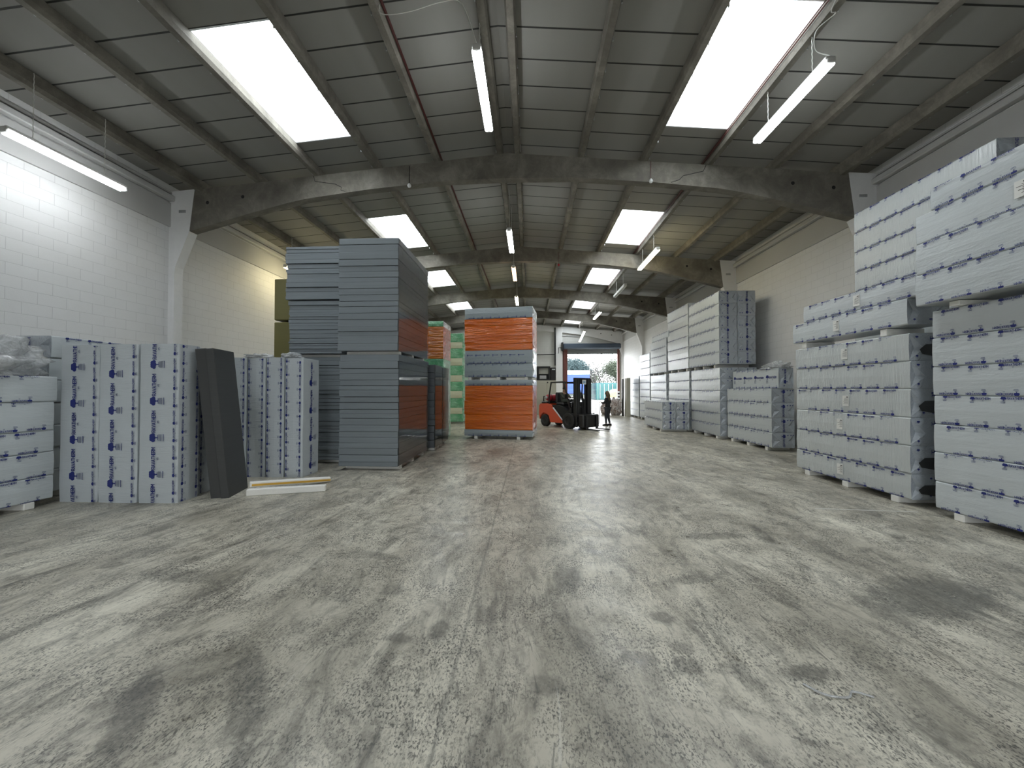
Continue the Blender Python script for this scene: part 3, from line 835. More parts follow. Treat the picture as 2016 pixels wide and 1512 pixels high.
stack('the stack next to the steel post', 6.64, 7.26, 23.05, 25.3, 0, [.41]*6, side='wrap_gloss')
# ================= left side
stack('the low stack by the left wall', -7.27, -7.9, 2.98, 5.44, 0, [.35,.36,.325,.435,.38], jit=.010, colnames=('',''))
stack('the stack behind the low left one', -7.68, -8.32, 5.62, 8.1, 0, [.36]*7, jit=.02)
# upright packs
def upright(x, y, W, D, H, var, face, lab, grp, rz=0.):
    o = bpy.data.objects.new('upright_pack', upright_mesh(W,D,H,var,face)); COL.objects.link(o)
    o.location = (x,y,0); o.rotation_euler = (0,0,rz); tag(o, lab, 'pack', grp); return o
g1 = 'upright packs beside the low left stack'
upright(-7.03,5.72,.63,.40,2.44,0,'front','upright printed pack touching the low stack by the left wall',g1,.0)
upright(-6.388,5.72,.63,.40,2.455,1,'front','upright printed pack between two others, big navy name on its face',g1,-.005)
upright(-5.74,5.73,.62,.40,2.46,2,'front','upright printed pack beside the leaning charcoal boards',g1,.02)
upright(-5.84,6.17,.62,.40,2.45,3,'front','upright printed pack behind the one next to the charcoal boards',g1,.02)
g2 = 'upright packs in front of the grey board stacks'
nm2 = ['upright narrow printed pack at the end next to the grey board stacks','second upright narrow pack from the grey board stacks','third upright narrow pack from the grey board stacks','upright narrow pack mostly behind the leaning charcoal boards']
for k in range(4):
    upright(-4.70-.388*k,7.55,.366,.60,2.38+.012*(k % 2),10+k,'side',nm2[k],g2,.01)
# film puffs on top of the upright packs
def crumpled(name, c, size, mat, lab, cat, seed, grp=None, res=22, amp=.25, flat=.5):
    r = random.Random(seed); vs = []; fs = []
    from mathutils import noise
    for i in range(res+1):
        th = PI*i/res
        for j in range(res*2):
            ph = 2*PI*j/(res*2)
            d = Vector((math.sin(th)*math.cos(ph), math.sin(th)*math.sin(ph), math.cos(th)))
            k = 1+amp*noise.noise(d*2.2+Vector((seed,0,0)))*2+amp*.6*noise.noise(d*7+Vector((0,seed,0)))
            p = Vector((d.x*size[0],d.y*size[1],d.z*size[2]))*k
            if p.z < -size[2]*flat: p.z = -size[2]*flat
            vs.append((p.x,p.y,p.z+size[2]*flat))
    n = res*2
    for i in range(res):
        for j in range(n): fs.append((i*n+j,i*n+(j+1)%n,(i+1)*n+(j+1)%n,(i+1)*n+j))
    b = MB(); b.add(vs, fs, mat); o = b.build(name, smooth=True, loc=c); 
    if lab: tag(o, lab, cat, grp)
    return o
crumpled('plastic_film', (-7.62,4.72,1.965), (.36,.62,.36), 'crumple', 'bunched clear film heaped on the low stack by the left wall', 'film', 3, None, 34, .45, .35)
crumpled('plastic_film', (-4.9,7.5,2.40), (.16,.24,.07), 'crumple', 'puff of clear film on the upright narrow packs, end towards the grey boards', 'film', 5, 'film tails on the narrow packs')
crumpled('plastic_film', (-5.55,7.5,2.40), (.26,.24,.06), 'crumple', 'puff of clear film on the upright narrow packs, end towards the charcoal boards', 'film', 8, 'film tails on the narrow packs')
crumpled('plastic_film', (7.25,11.3,2.36), (.22,.5,.12), 'crumple', 'loose clear film bunched on the pack set on edge', 'film', 12, None, 26, .4)
# leaning charcoal boards
def leaning(x0, th, lab):
    b = MB(); b.box((-th,0,0),(0,.66,2.43),'dark_foam',.006)
    o = b.build('foam_board'); o.location = (x0,5.84,.0); o.rotation_euler = (0,math.radians(-5.8),math.radians(15.5)); tag(o, lab, 'board', 'charcoal boards leaning on the upright packs'); return o
leaning(-4.84,.115,'charcoal foam board leaning outermost beside the upright packs')
leaning(-4.84-.122,.155,'charcoal foam board leaning inside, against the upright packs')
# polystyrene strips on the floor
def strip(p0, p1, w, h, lab, yellow=False):
    p0, p1 = Vector(p0), Vector(p1); d = p1-p0; L_ = d.length
    b = MB(); b.box((0,-w/2,0),(L_,w/2,h),'eps',.008)
    o = b.build('foam_strip'); o.location = p0; o.rotation_euler = (0,-math.asin(d.z/L_),math.atan2(d.y,d.x)); tag(o, lab, 'strip')
    if yellow:
        b = MB(); b.box((.03,-w/2-.004,.018),(L_-.002,-w/2+.001,h*.62),'yellow'); c = b.build('edge_tape', o); c['label'] = 'yellow strip along the white foam'
    return o
strip((-4.66,6.0,.0),(-3.52,6.34,.0),.10,.105,'white foam strip lying flat on the floor in front of the charcoal boards')
strip((-4.72,6.12,.108),(-3.78,6.95,.01),.09,.085,'white foam strip with yellow edge propped on the flat strip',True)

# ================= grey board stacks
def boards(desc, xa, xb, ya, yb, z0, z1, mat, seed, name='foam_board', tmin=.07, tmax=.14, jit=.012, col='grey'):
    r = random.Random(seed); ts = []; tot = 0
    H = z1-z0
    while tot < H: t = r.uniform(tmin,tmax); ts.append(t); tot += t
    k = H/tot; z = z0; i = 0; n = len(ts)
    for t in ts:
        t *= k
        b = MB(); b.box((xa-(xa+xb)/2,ya-(ya+yb)/2,0),(xb-(xa+xb)/2,yb-(ya+yb)/2,t-(.003 if r.random() < .6 else .010)),mat,.005)
        o = b.build(name); o.location = ((xa+xb)/2+r.uniform(-jit,jit),(ya+yb)/2+r.uniform(-jit,jit)*.8,z)
        pos = 'topmost' if i == n-1 else (ORD[i] if i < len(ORD) else f'{i+1}th')
        tag(o, f'{col} foam board, {pos} in {desc}', 'board', f'boards in {desc}')
        z += t; i += 1
bearers(-4.08,-2.83,[8.2,9.05,9.9],0,.09,'tall grey board stack')
boards('the tall grey stack, lower tier',-4.12,-2.82,7.94,10.3,.09,2.52,'grey_foam',1,tmin=.10,tmax=.17)
bearers(-4.05,-2.84,[8.15,9.05,9.95],2.52,.07,'tall grey stack upper tier')
boards('the tall grey stack, upper tier',-4.15,-2.83,7.92,10.28,2.59,5.04,'grey_foam',2,tmin=.10,tmax=.17)
bearers(-5.6,-4.5,[8.9,9.8,10.7],0,.09,'slatted grey stack')
boards('the slatted grey stack, lower tier',-5.62,-4.40,8.64,10.9,.09,2.52,'grey_foam',3,tmin=.06,tmax=.12,jit=.02)
bearers(-5.6,-4.5,[8.9,9.8,10.7],2.52,.08,'slatted grey stack middle tier')
boards('the slatted grey stack, middle tier',-5.70,-4.42,8.6,10.9,2.60,3.85,'grey_foam',4,tmin=.05,tmax=.12,jit=.02)
bearers(-5.6,-4.5,[9.0,10.4],3.85,.03,'slatted grey stack upper tier',w=.3)
boards('the slatted grey stack, upper tier',-5.77,-4.46,8.58,10.9,3.88,5.14,'grey_foam',5,tmin=.05,tmax=.12,jit=.02)
# clear film on the aisle side of the tall grey stack
def film_sheet(x, y0, y1, z0, z1, lab, grp=None, seed=0, wob=.004):
    from mathutils import noise
    nz, ny = 26, 24; vs = []; fs = []
    for th in (0,.003):
        for i in range(nz+1):
            for j in range(ny+1):
                y = y0+(y1-y0)*j/ny; z = z0+(z1-z0)*i/nz
                vs.append((x+th+wob*noise.noise(Vector((seed,y*1.5,z*1.5))),y,z))
    n = (nz+1)*(ny+1)
    for i in range(nz):
        for j in range(ny):
            a = i*(ny+1)+j; fs.append((a,a+1,a+ny+2,a+ny+1))
    b = MB(); b.add(vs[:n], fs, 'film'); o = b.build('stretch_film', smooth=True, fix=False); tag(o, lab, 'film', grp); return o
film_sheet(-2.798,7.93,10.29,.06,2.52,'clear film drawn tight over the tall grey stack, lower tier',seed=1)
film_sheet(-2.805,7.91,10.27,2.57,5.04,'clear film rumpled over the tall grey stack, upper tier',seed=2)
# olive blocks
z = 0
bearers(-6.9,-5.75,[10.1,10.9],0,.09,'olive stack')
z = .09
for i, h in enumerate((1.05,1.2,1.25,1.13)):
    if i == 3: bearers(-6.85,-5.75,[10.2,10.9],z,.05,'topmost olive block'); z += .05
    b = MB(); b.box((-6.95,9.85,z),(-5.85,11.15,z+h-.004),'olive',.02); tag(b.build('mineral_wool_block'), f'olive mineral wool block, {ORD[i]} of the stack by the yellow-lit wall', 'block', 'olive blocks'); z += h
# dark stacks further along
bearers(-3.85,-2.72,[10.75,11.15],0,.09,'dark shoulder-high stack')
boards('the dark stack behind the tall grey one',-3.9,-2.70,10.56,11.40,.09,2.46,'mid_foam',6,tmin=.16,tmax=.26,col='dark grey')
bearers(-3.85,-2.72,[11.6,12.0],0,.09,'second dark stack')
boards('the second dark stack beside the green packs',-3.88,-2.70,11.46,12.38,.09,2.44,'mid_foam',7,tmin=.16,tmax=.26,col='dark grey')
film_sheet(-2.678,10.54,11.41,.0,2.46,'clear film over the dark stack behind the tall grey one',seed=4)
film_sheet(-2.672,11.45,12.39,.0,2.44,'clear film over the second dark stack',seed=5)

def colour_pack(x0, x1, y0, y1, z0, z1, mat, end, lab, cat, grp, rz=0, piv=None, name='wrapped_pack', seed=0, prints=None):
    mb = MB(); r = random.Random(seed); L = x1-x0; W = y1-y0
    mb.X = Matrix.Rotation(PI/2, 4, 'Z')
    pack_body(mb, W, L, z1-z0-.004, mat, end, r, .012)
    mb.X = Matrix.Identity(4)
    if prints:
        H = z1-z0; t = -L/2+.1
        pat, row, pitch = prints
        while t < L/2-.3:
            for (zz, flip) in row:
                u = Vector((-1 if flip else 1,0,0)); stamp(mb, pat, (t+(.28 if flip else 0),-W/2-.019,zz*H), u, Vector((0,0,1 if not flip else -1)), (2,.01,H-.01))
            t += pitch
    o = mb.build(name, fix=False)
    c = Vector(((x0+x1)/2,(y0+y1)/2,z0+.002))
    if rz and piv:
        p = Vector((piv[0],piv[1],0)); R = Matrix.Rotation(rz,3,'Z'); c2 = R @ (Vector((c.x,c.y,0))-p)+p; c = Vector((c2.x,c2.y,c.z))
    o.location = c; o.rotation_euler = (0,0,rz); tag(o, lab, cat, grp); return o

# the orange and grey stack in the middle: front-right corner near (0.13,13.0), turned a little
RZ = math.radians(-8.0); PV = (0.13,13.0)
mx0, mx1, my0, my1 = -2.36, .13, 13.0, 14.2
layers = [(.10,.33,'grey_wrap','silver_end','grey printed pack at the very bottom of the orange stack',[(.14,1)]),
 (.33,.86,'orange','orange_end','orange wrapped pack, lowest orange one of the lower tier',None),
 (.86,1.37,'orange','orange_end','orange wrapped pack, middle of three in the lower tier',None),
 (1.37,1.89,'orange','orange_end','orange wrapped pack, upper of three in the lower tier',None),
 (1.89,2.09,'grey_wrap','silver_end','thin grey printed pack topping the lower orange tier',[(.2,1)]),
 (2.19,2.67,'grey_wrap','silver_end','grey printed pack just above the gap of the orange stack',[(.94,0),(.10,1)]),
 (2.67,3.14,'grey_wrap','silver_end','grey printed pack directly under the upper orange tier',[(.62,0),(.08,1)]),
 (3.14,3.37,'orange','orange_end','thin orange wrapped pack starting the upper orange tier',None),
 (3.37,4.02,'orange','orange_end','thick orange wrapped pack in the upper orange tier',None),
 (4.02,4.27,'orange','orange_end','thin orange wrapped pack under the grey cap',None),
 (4.27,4.66,'grey_wrap','silver_end','grey printed pack capping the orange stack',[(.10,1)])]
for i, (a, c_, mt, en, lab, pr) in enumerate(layers):
    colour_pack(mx0+rnd.uniform(-.015,.015), mx1, my0, my1, a, c_, mt, en, lab, 'pack', 'packs of the orange stack', RZ, PV, seed=20+i, prints=(SEAM,pr,.31) if pr else None)
def rot_bearer(t, z0, h, lab, grp):
    b = MB(); b.box((-.06,-.58,0),(.06,.58,h-.002),'eps',.006); o = b.build('foam_bearer')
    p = Matrix.Rotation(RZ,3,'Z') @ Vector((mx0+(mx1-mx0)*t-PV[0],.6,0)); o.location = (p.x+PV[0],p.y+PV[1],z0); o.rotation_euler = (0,0,RZ); tag(o, lab, 'bearer', grp)
for t, nm in ((.17,'end by the dark stacks'),(.79,'end by the forklift')):
    rot_bearer(t,0,.1,f'white foam bearer on the floor under the orange stack, {nm}','floor bearers of the orange stack')
for t, nm in ((.08,'end by the dark stacks'),(.5,'centre'),(.9,'end by the forklift')):
    rot_bearer(t,2.09,.1,f'white foam bearer in the gap of the orange stack, {nm}','gap bearers of the orange stack')
# amber stack with green cap
for i,(a,c_,mt,en,lab) in enumerate(((.0,.85,'green','green','green wrapped pack at the foot of the amber stack'),(.85,1.7,'green','green','green wrapped pack, second up in the amber stack'),(1.7,2.83,'green','green','green wrapped pack just below the amber ones'),
   (2.83,3.22,'orange_dark','orange_end','amber wrapped pack, lowest of three above the dark stacks'),(3.22,3.6,'orange_dark','orange_end','amber wrapped pack, middle of three above the dark stacks'),(3.6,3.97,'orange_dark','orange_end','amber wrapped pack, under the green cap'),(3.97,4.16,'green','silver_end','thin green wrapped pack capping the amber stack'))):
    colour_pack(-4.25,-3.0,13.0,14.2,a,c_,mt,en,lab,'pack','packs of the amber stack',seed=50+i)
# green stack further back
z = .09; hs = [.40,.32,.50,.36,.48,.34,.50,.38,.50,.32,.46]
bearers(-4.6,-3.4,[19.3,20.6],0,.09,'tall green stack')
for i,h in enumerate(hs):
    gm = 'green' if i % 2 == 0 else 'green_board'
    lab = f"{'green wrapped pack' if i % 2 == 0 else 'cream board pack in green film'}, {'topmost' if i == len(hs)-1 else ORD[i]} of the tall green stack"
    colour_pack(-4.68,-3.38-(.05 if i % 2 else 0),19.1,20.9,z,z+h,gm,'green',lab,'pack','packs of the tall green stack',seed=70+i); z += h

# ------------------------------------------------------------------ lights on chains
def fluoro(x, y, z, L, mat, lab, chain=.9, tilt=0, ntube=2, rz=0., col='cable_white'):
    t = empty('fluorescent_light', (x,y,z), rz); tag(t, lab, 'light', 'fluorescent lights hung from the roof')
    b = MB(); b.box((-.07,-L/2,.055),(.07,L/2,.11),'fixture',.01); b.box((-.06,-L/2-.02,-.0),(.06,-L/2+.03,.06),'fixture',.01); b.box((-.06,L/2-.03,0),(.06,L/2+.02,.06),'fixture',.01); b.build('housing', t)
    for k in range(ntube):
        xx = (k-(ntube-1)/2)*.085
        b = MB(); b.tube([(xx,-L/2+.03,.018),(xx,L/2-.03,.018)],.036,mat,10); b.build('tube', t, smooth=False)
    for yy in (-L*.3,L*.3):
        b = MB(); n = max(3,int(chain/.05)); b.tube([(.004*(-1)**i,yy,.10+chain*i/n) for i in range(n+1)],.006,col,5); b.build('chain', t)
    return t
def top_at(x): return zf(x-CX)
fl_specs = [(-8.47,6.48,5.90,1.8,'tube_cold','bright white fluorescent light hung along the left wall'),
 (-.80,6.47,6.90,1.8,'tube_cold','bright fluorescent light under the ridge, closest to the camera'),
 (4.41,6.51,6.53,1.8,'tube_cold','bright fluorescent light on chains beside the front right skylight'),
 (-.60,11.9,6.45,1.8,'tube_cold','white fluorescent light under the ridge in the second bay'),
 (4.42,14.1,6.55,2.2,'tube_warm','yellowish fluorescent light hung on the right in front of the second frame'),
 (-8.44,13.4,5.98,1.8,'tube_warm','warm fluorescent light against the left wall behind the slatted grey stack'),
 (-.62,15.4,6.5,1.8,'tube_end','almost dead fluorescent light under the ridge glowing pink at its ends'),
 (-.65,19.5,6.36,1.8,'tube_warm','warm fluorescent light just above the orange stack'),
 (4.42,18.45,6.52,2.2,'fixture','unlit fluorescent light hung on the right in the third bay'),
 (4.42,24.6,6.55,2.3,'tube_soft','soft white fluorescent light on the right above the forklift'),
 (4.25,30.4,6.0,2.0,'tube_soft','tilted fluorescent light in front of the shutter door')]
for (x,y,z,L,mt,lab) in fl_specs:
    fo = fluoro(x,y,z,L,mt,lab,chain=max(.1,min(zs(x-CX)-z-.12,3.)), ntube=2)
    if lab.startswith('tilted'): fo.rotation_euler = (math.radians(-17),0,math.radians(4))
# loose cables to the lights and along the purlins
def cable(pts, r, mat, lab, cat='cable', grp=None, smooth=True, name='cable'):
    # Catmull-Rom through the given points
    P = [Vector(p) for p in pts]; Q = []
    for i in range(len(P)-1):
        p0 = P[max(i-1,0)]; p1 = P[i]; p2 = P[i+1]; p3 = P[min(i+2,len(P)-1)]
        for k in range(8):
            t = k/8; Q.append(.5*((2*p1)+(-p0+p2)*t+(2*p0-5*p1+4*p2-p3)*t*t+(-p0+3*p1-3*p2+p3)*t**3))
    Q.append(P[-1]); b = MB(); b.tube(Q, r, mat, 6); o = b.build(name, smooth=True); tag(o, lab, cat, grp); return o
cable([(-2.28,5.5,7.62),(-2.2,5.45,7.4),(-1.8,5.45,7.42),(-1.3,5.5,7.60),(-1.0,5.45,7.50),(-.80,5.55,7.0)],.007,'cable_white','thin white cable drooping from a purlin to the nearest ridge light')
cable([(4.30,5.25,7.3),(4.22,5.35,7.05),(4.35,5.45,7.1),(4.2,5.6,7.0),(4.3,5.75,6.85),(4.41,5.62,6.64)],.007,'cable_white','looped white cable feeding the light beside the front right skylight')
for (sg,r_,lab) in ((-1,1.8305-.11,'dark red cable fixed along a purlin left of the ridge'),(1,4.945-.11,'dark red cable fixed along the purlin beside the right skylights')):
    b = MB(); x = CX+sg*r_; b.tube([(x,3.0,zf(r_)+.1),(x,YE-.4,zf(r_)+.1)],.014,'red_cable',6)
    b.tube([(x,3.0,zf(r_)+.15),(x,YE-.4,zf(r_)+.15)],.010,'red_cable',6); tag(b.build('cable'), lab, 'cable')
def pendant(x, y, ztop, zb, mat, lab, body='lens'):
    t = empty('pendant_sensor', (x,y,zb)); tag(t, lab, 'sensor', 'sensors hanging on the portal frames')
    b = MB(); b.tube([(0,0,.03),(0,0,ztop-zb)],.008,mat,5); b.build('wire', t)
    b = MB(); b.lathe([(0,-.05),(.035,-.035),(.05,0),(.035,.035),(.012,.06),(0,.06)],body,n=14); b.build('bulb', t, smooth=True)
pendant(-3.03,Y0-.16,7.4,6.90,'black','white round sensor hanging on the first concrete frame, left half')
pendant(2.98,Y0-.16,7.35,6.86,'red_cable','white round sensor on a red wire, first concrete frame')
pendant(1.2,Y0+BAY-.2,7.4,6.85,'red_cable','red sounder hanging on the second concrete frame','gas_red')
pendant(1.75,Y0+2*BAY-.2,7.4,6.75,'black','dark wire drop on the third concrete frame','fixture')

# ------------------------------------------------------------------ forklift
fk = empty('forklift', (1.80,17.56,0), math.radians(-50)); tag(fk, 'orange and black gas forklift with raised mast, parked facing the camera side of the door', 'forklift')
b = MB()
arch = [(-1.05+.36*math.cos(a), .30+.36*math.sin(a)) for a in [PI*.02, PI*.2, PI*.4, PI*.6, PI*.8, PI*.98]]
prof = [(-1.42,.42),(-1.46,.62),(-1.44,.98),(-1.34,1.08),(-.86,1.10),(-.66,1.04),(-.50,.92),(.12,.34),(.16,.22)] 
prof2 = prof + [(-.66,.22)] + arch[0:6]
b.prism(prof2, 'y', -.52, -.40, 'truck_orange'); b.prism(prof2, 'y', .40, .52, 'truck_orange')
b.box((-1.44,-.41,.45),(-.9,.41,1.08),'truck_orange',.05); b.box((-.75,-.41,.24),(.1,.41,.34),'truck_orange',.02)
b.build('counterweight', fk)
b = MB(); b.prism([(-.62,.40),(-.62,1.02),(-.3,1.04),(.1,.98),(.32,.80),(.52,.80),(.60,.95),(.66,.95),(.66,.40)], 'y', -.46, .46, 'black'); b.build('engine_cover', fk)
b = MB(); b.prism([(-.50,.90),(.13,.345),(.19,.345),(-.44,.93)], 'y', -.526, -.50, 'sign_white'); st_ = b.build('body_stripe', fk)
b = MB(); b.box((-1.40,-.42,1.08),(-.98,.42,1.18),'black',.03); b.box((-1.48,-.40,.45),(-1.40,.40,1.0),'black',.03); b.tube([(-1.35,-.3,1.15),(-1.35,-.3,1.42),(-1.0,-.3,1.42)],.03,'black'); b.box((-1.42,.12,1.1),(-1.12,.44,1.5),'black',.03); b.build('rear_bracket', fk)
b = MB(); b.X = Matrix.Translation((-1.0,0,1.36)); b.lathe([(0,-.42),(.08,-.42),(.155,-.36),(.16,-.3),(.16,.3),(.155,.36),(.08,.42),(0,.42)],'gas_red',axis='y',n=20); b.lathe([(0,-.50),(.07,-.50),(.07,-.42)],'steel',axis='y',n=12)
g_ = b.build('gas_bottle', fk, smooth=True); b = MB(); b.X = Matrix.Translation((-1.0,0,1.36))
for yy in (-.2,.2): b.lathe([(.165,yy-.02),(.17,yy-.02),(.17,yy+.02),(.165,yy+.02)],'black',axis='y')
b.build('strap', g_)
b = MB()
for s_ in (-1,1):
    b.tube([(-.80,s_*.46,1.05),(-.78,s_*.46,1.5),(-.66,s_*.45,2.08)],.035,'black',8)
    b.tube([(.56,s_*.46,.80),(.50,s_*.46,1.2),(.16,s_*.45,2.10)],.035,'black',8)
    b.tube([(-.68,s_*.45,2.08),(.20,s_*.45,2.10)],.035,'black',8)
for x_ in (-.68,-.5,-.32,-.14,.04,.18): b.tube([(x_,-.45,2.09),(x_,.45,2.09)],.022,'black',6)
b.box((.10,-.2,2.02),(.2,.2,2.08),'black',.01)
b.build('overhead_guard', fk)
b = MB(); b.box((-.55,-.26,1.02),(-.05,.26,1.14),'seat',.04); b.box((-.64,-.24,1.10),(-.50,.24,1.62),'seat',.05); b.build('seat', fk)
b = MB(); b.tube([(.45,0,.95),(.22,0,1.28)],.03,'black'); b.X = Matrix.Translation((.20,0,1.30)) @ Matrix.Rotation(math.radians(-35),4,'Y')
b.tube([(.17*math.cos(2*PI*k/20),.17*math.sin(2*PI*k/20),0) for k in range(21)],.014,'black',6,False); b.tube([(-.16,0,0),(.16,0,0)],.01,'black',5); b.tube([(0,-.16,0),(0,.16,0)],.01,'black',5); b.build('steering_wheel', fk)
b = MB(); b.box((.5,-.42,.95),(.62,.42,1.18),'black',.03); b.box((.48,-.12,1.18),(.56,.1,1.30),'black',.01); b.build('dashboard', fk)
# mast
b = MB()
for s_ in (-1,1):
    b.box((.80,s_*.44-.06,.10),(.98,s_*.44+.06,2.24),'black',.01)
    b.box((.84,s_*.31-.07,.14),(1.0,s_*.31+.05,2.26),'black',.01)
b.box((.80,-.50,2.0),(.94,.50,2.27),'black',.01); b.box((.82,-.45,1.05),(.88,.45,1.2),'black',.01); b.box((.80,-.45,.15),(.92,.45,.35),'black',.01)
b.build('mast', fk)
b = MB()
for y_ in (-.20,.18): b.tube([(.88,y_,.2),(.88,y_,2.2)],.045,'black',10)
b.tube([(.94,-.08,.4),(.94,-.08,2.2)],.02,'black',6); b.tube([(.94,.08,.4),(.94,.08,2.2)],.02,'black',6)
b.tube([(.90,0,.3),(.93,.05,1.2),(.9,-.05,1.6),(.9,.0,2.2)],.03,'black',8); b.build('lift_cylinder', fk)
b = MB(); b.box((1.005,-.14,1.98),(1.015,.10,2.18),'sign_white'); o = b.build('number_plate', fk); o['label'] = 'small pale plate high on the mast'
b2 = MB(); b2.box((1.016,-.09,2.04),(1.018,.05,2.12),'blue_glass'); b2.build('plate_print', o)
b = MB(); b.box((1.02,-.58,.18),(1.10,.58,.30),'black',.01); b.box((1.02,-.58,.55),(1.10,.58,.68),'black',.01)
for y_ in (-.56,-.2,.2,.56): b.box((1.03,y_-.03,.18),(1.09,y_+.03,.7),'black')
b.box((1.10,-.52,.10),(1.40,.52,.66),'black',.03); b.box((1.402,-.3,.50),(1.41,.3,.55),'black',.002); b.build('carriage', fk)
b = MB()
for y_ in (.84,): 
    b.tube([(1.15,y_-.22,.7),(1.15,y_-.22,1.12),(1.15,y_-.02,1.12),(1.15,y_-.02,.2),(1.15,y_-.22,.2)],.014,'steel',6)
b.build('load_rail', fk)
for y_ in (-.32,.32):
    b = MB(); b.box((1.40,y_-.06,.03),(2.1,y_+.06,.07),'black',.01); b.box((1.40,y_-.06,.03),(1.47,y_+.06,.6),'black',.01); b.build('fork', fk)
for (x_, y_, r_, w_) in ((.55,-.47,.36,.24),(.55,.47,.36,.24),(-1.05,-.44,.28,.19),(-1.05,.44,.28,.19)):
    b = MB(); b.X = Matrix.Translation((x_,y_,r_))
    h_ = w_/2; b.lathe([(r_*.55,-h_),(r_*.9,-h_),(r_,-h_*.75),(r_,h_*.75),(r_*.9,h_),(r_*.55,h_)],'rubber',axis='y',n=28)
    for k in range(20):
        a = 2*PI*k/20; b.box((r_*math.cos(a)-.012,-h_*.9,r_*math.sin(a)-.012),(r_*math.cos(a)+.012,h_*.9,r_*math.sin(a)+.012),'rubber')
    w = b.build('wheel', fk); b = MB(); b.X = Matrix.Translation((x_,y_,r_))
    b.lathe([(0,-h_*.5),(r_*.3,-h_*.5),(r_*.5,-h_*.75),(r_*.57,-h_*.98),(r_*.57,h_*.98),(r_*.5,h_*.75),(r_*.3,h_*.5),(0,h_*.5)],'black',axis='y',n=20); b.build('rim', w)
b = MB(); b.tube([(.5,-.46,1.25),(.52,-.60,1.35)],.012,'black'); b.box((.46,-.72,1.35),(.50,-.56,1.55),'black',.01); b.build('mirror', fk)

# ------------------------------------------------------------------ people
def skin_obj(name, verts, edges, radii, mat, sub=2, parent=None, extra=None):
    me = bpy.data.meshes.new(name+'_bones'); me.from_pydata([tuple(v) for v in verts], edges, []); me.update()
    o = bpy.data.objects.new(name, me); COL.objects.link(o)
    m = o.modifiers.new('Skin','SKIN'); m.use_smooth_shade = True; m.branch_smoothing = .6
    if not me.skin_vertices: 
        bpy.context.view_layer.objects.active = o
        bpy.ops.mesh.customdata_skin_add()
    for i, rr in enumerate(radii):
        s = me.skin_vertices[0].data[i]; s.radius = rr if isinstance(rr, tuple) else (rr,rr); s.use_root = (i == 0)
    s2 = o.modifiers.new('Sub','SUBSURF'); s2.levels = sub; s2.render_levels = sub
    dg = bpy.context.evaluated_depsgraph_get(); ev = o.evaluated_get(dg); nm = bpy.data.meshes.new_from_object(ev)
    bpy.data.objects.remove(o)
    vs = [tuple(v.co) for v in nm.vertices]; fs = [tuple(p.vertices) for p in nm.polygons]
    b = MB(); b.add(vs, fs, mat)
    if extra: extra(b)
    return b.build(name, parent, smooth=True)
def ell(b, c, r, mat, n=14, rot=None):
    vs = []; fs = []
    R = Euler(rot).to_matrix() if rot else Matrix.Identity(3)
    for i in range(n+1):
        th = PI*i/n
        for j in range(n*2):
            ph = PI*j/n; p = R @ Vector((r[0]*math.sin(th)*math.cos(ph), r[1]*math.sin(th)*math.sin(ph), r[2]*math.cos(th)))
            vs.append((c[0]+p.x,c[1]+p.y,c[2]+p.z))
    m2 = n*2
    for i in range(n):
        for j in range(m2): fs.append((i*m2+j,i*m2+(j+1)%m2,(i+1)*m2+(j+1)%m2,(i+1)*m2+j))
    b.add(vs, fs, mat)
def face_bits(c, s=1.):
    """face looks along local +Y from head centre c"""
    def f(b):
        x,y,z = c
        ell(b,(x,y+.088*s,z-.012),(.014*s,.022*s,.026*s),'skin',8)            # nose
        for q in (-1,1):
            ell(b,(x+q*.032*s,y+.080*s,z+.012*s),(.013*s,.009*s,.008*s),'paper',8); ell(b,(x+q*.032*s,y+.088*s,z+.012*s),(.006*s,.004*s,.006*s),'ink',6)
            ell(b,(x+q*.032*s,y+.083*s,z+.032*s),(.018*s,.008*s,.004*s),'hair_dark',6)
            ell(b,(x+q*.078*s,y+.0,z+.0),(.010*s,.022*s,.032*s),'skin',8)     # ears
        ell(b,(x,y+.078*s,z-.052*s),(.026*s,.010*s,.006*s),'gas_red',8)
    return f
def hand(V, E, R, base, i0, d, palm_n, thumb_s, curl=.5, s=1.):
    """five separate fingers and a palm from wrist vertex i0 at base; d = pointing direction"""
    d = Vector(d).normalized(); n_ = Vector(palm_n).normalized(); sd = d.cross(n_).normalized()
    def av(p, r, par): V.append(Vector(p)); R.append((r*s,r*s)); E.append((par,len(V)-1)); return len(V)-1
    p0 = Vector(base)
    m = av(p0+d*.05*s, .026, i0)
    for k, (o_, L_) in enumerate(((-.03,.07),(-.010,.08),(.010,.075),(.030,.06))):
        a = av(p0+d*.085*s+sd*o_*s, .010, m); c = av(V[a]+(d*math.cos(curl*.6)+n_*math.sin(curl*.6))*L_*.5*s, .0085, a); av(V[c]+(d*math.cos(curl*1.4)+n_*math.sin(curl*1.4))*L_*.5*s, .007, c)
    a = av(p0+d*.03*s+sd*thumb_s*.035*s, .012, i0); c = av(V[a]+(d*.7+sd*thumb_s*.6+n_*.3)*.035*s,.010,a); av(V[c]+(d*.9+sd*thumb_s*.2+n_*.3)*.03*s,.008,c)

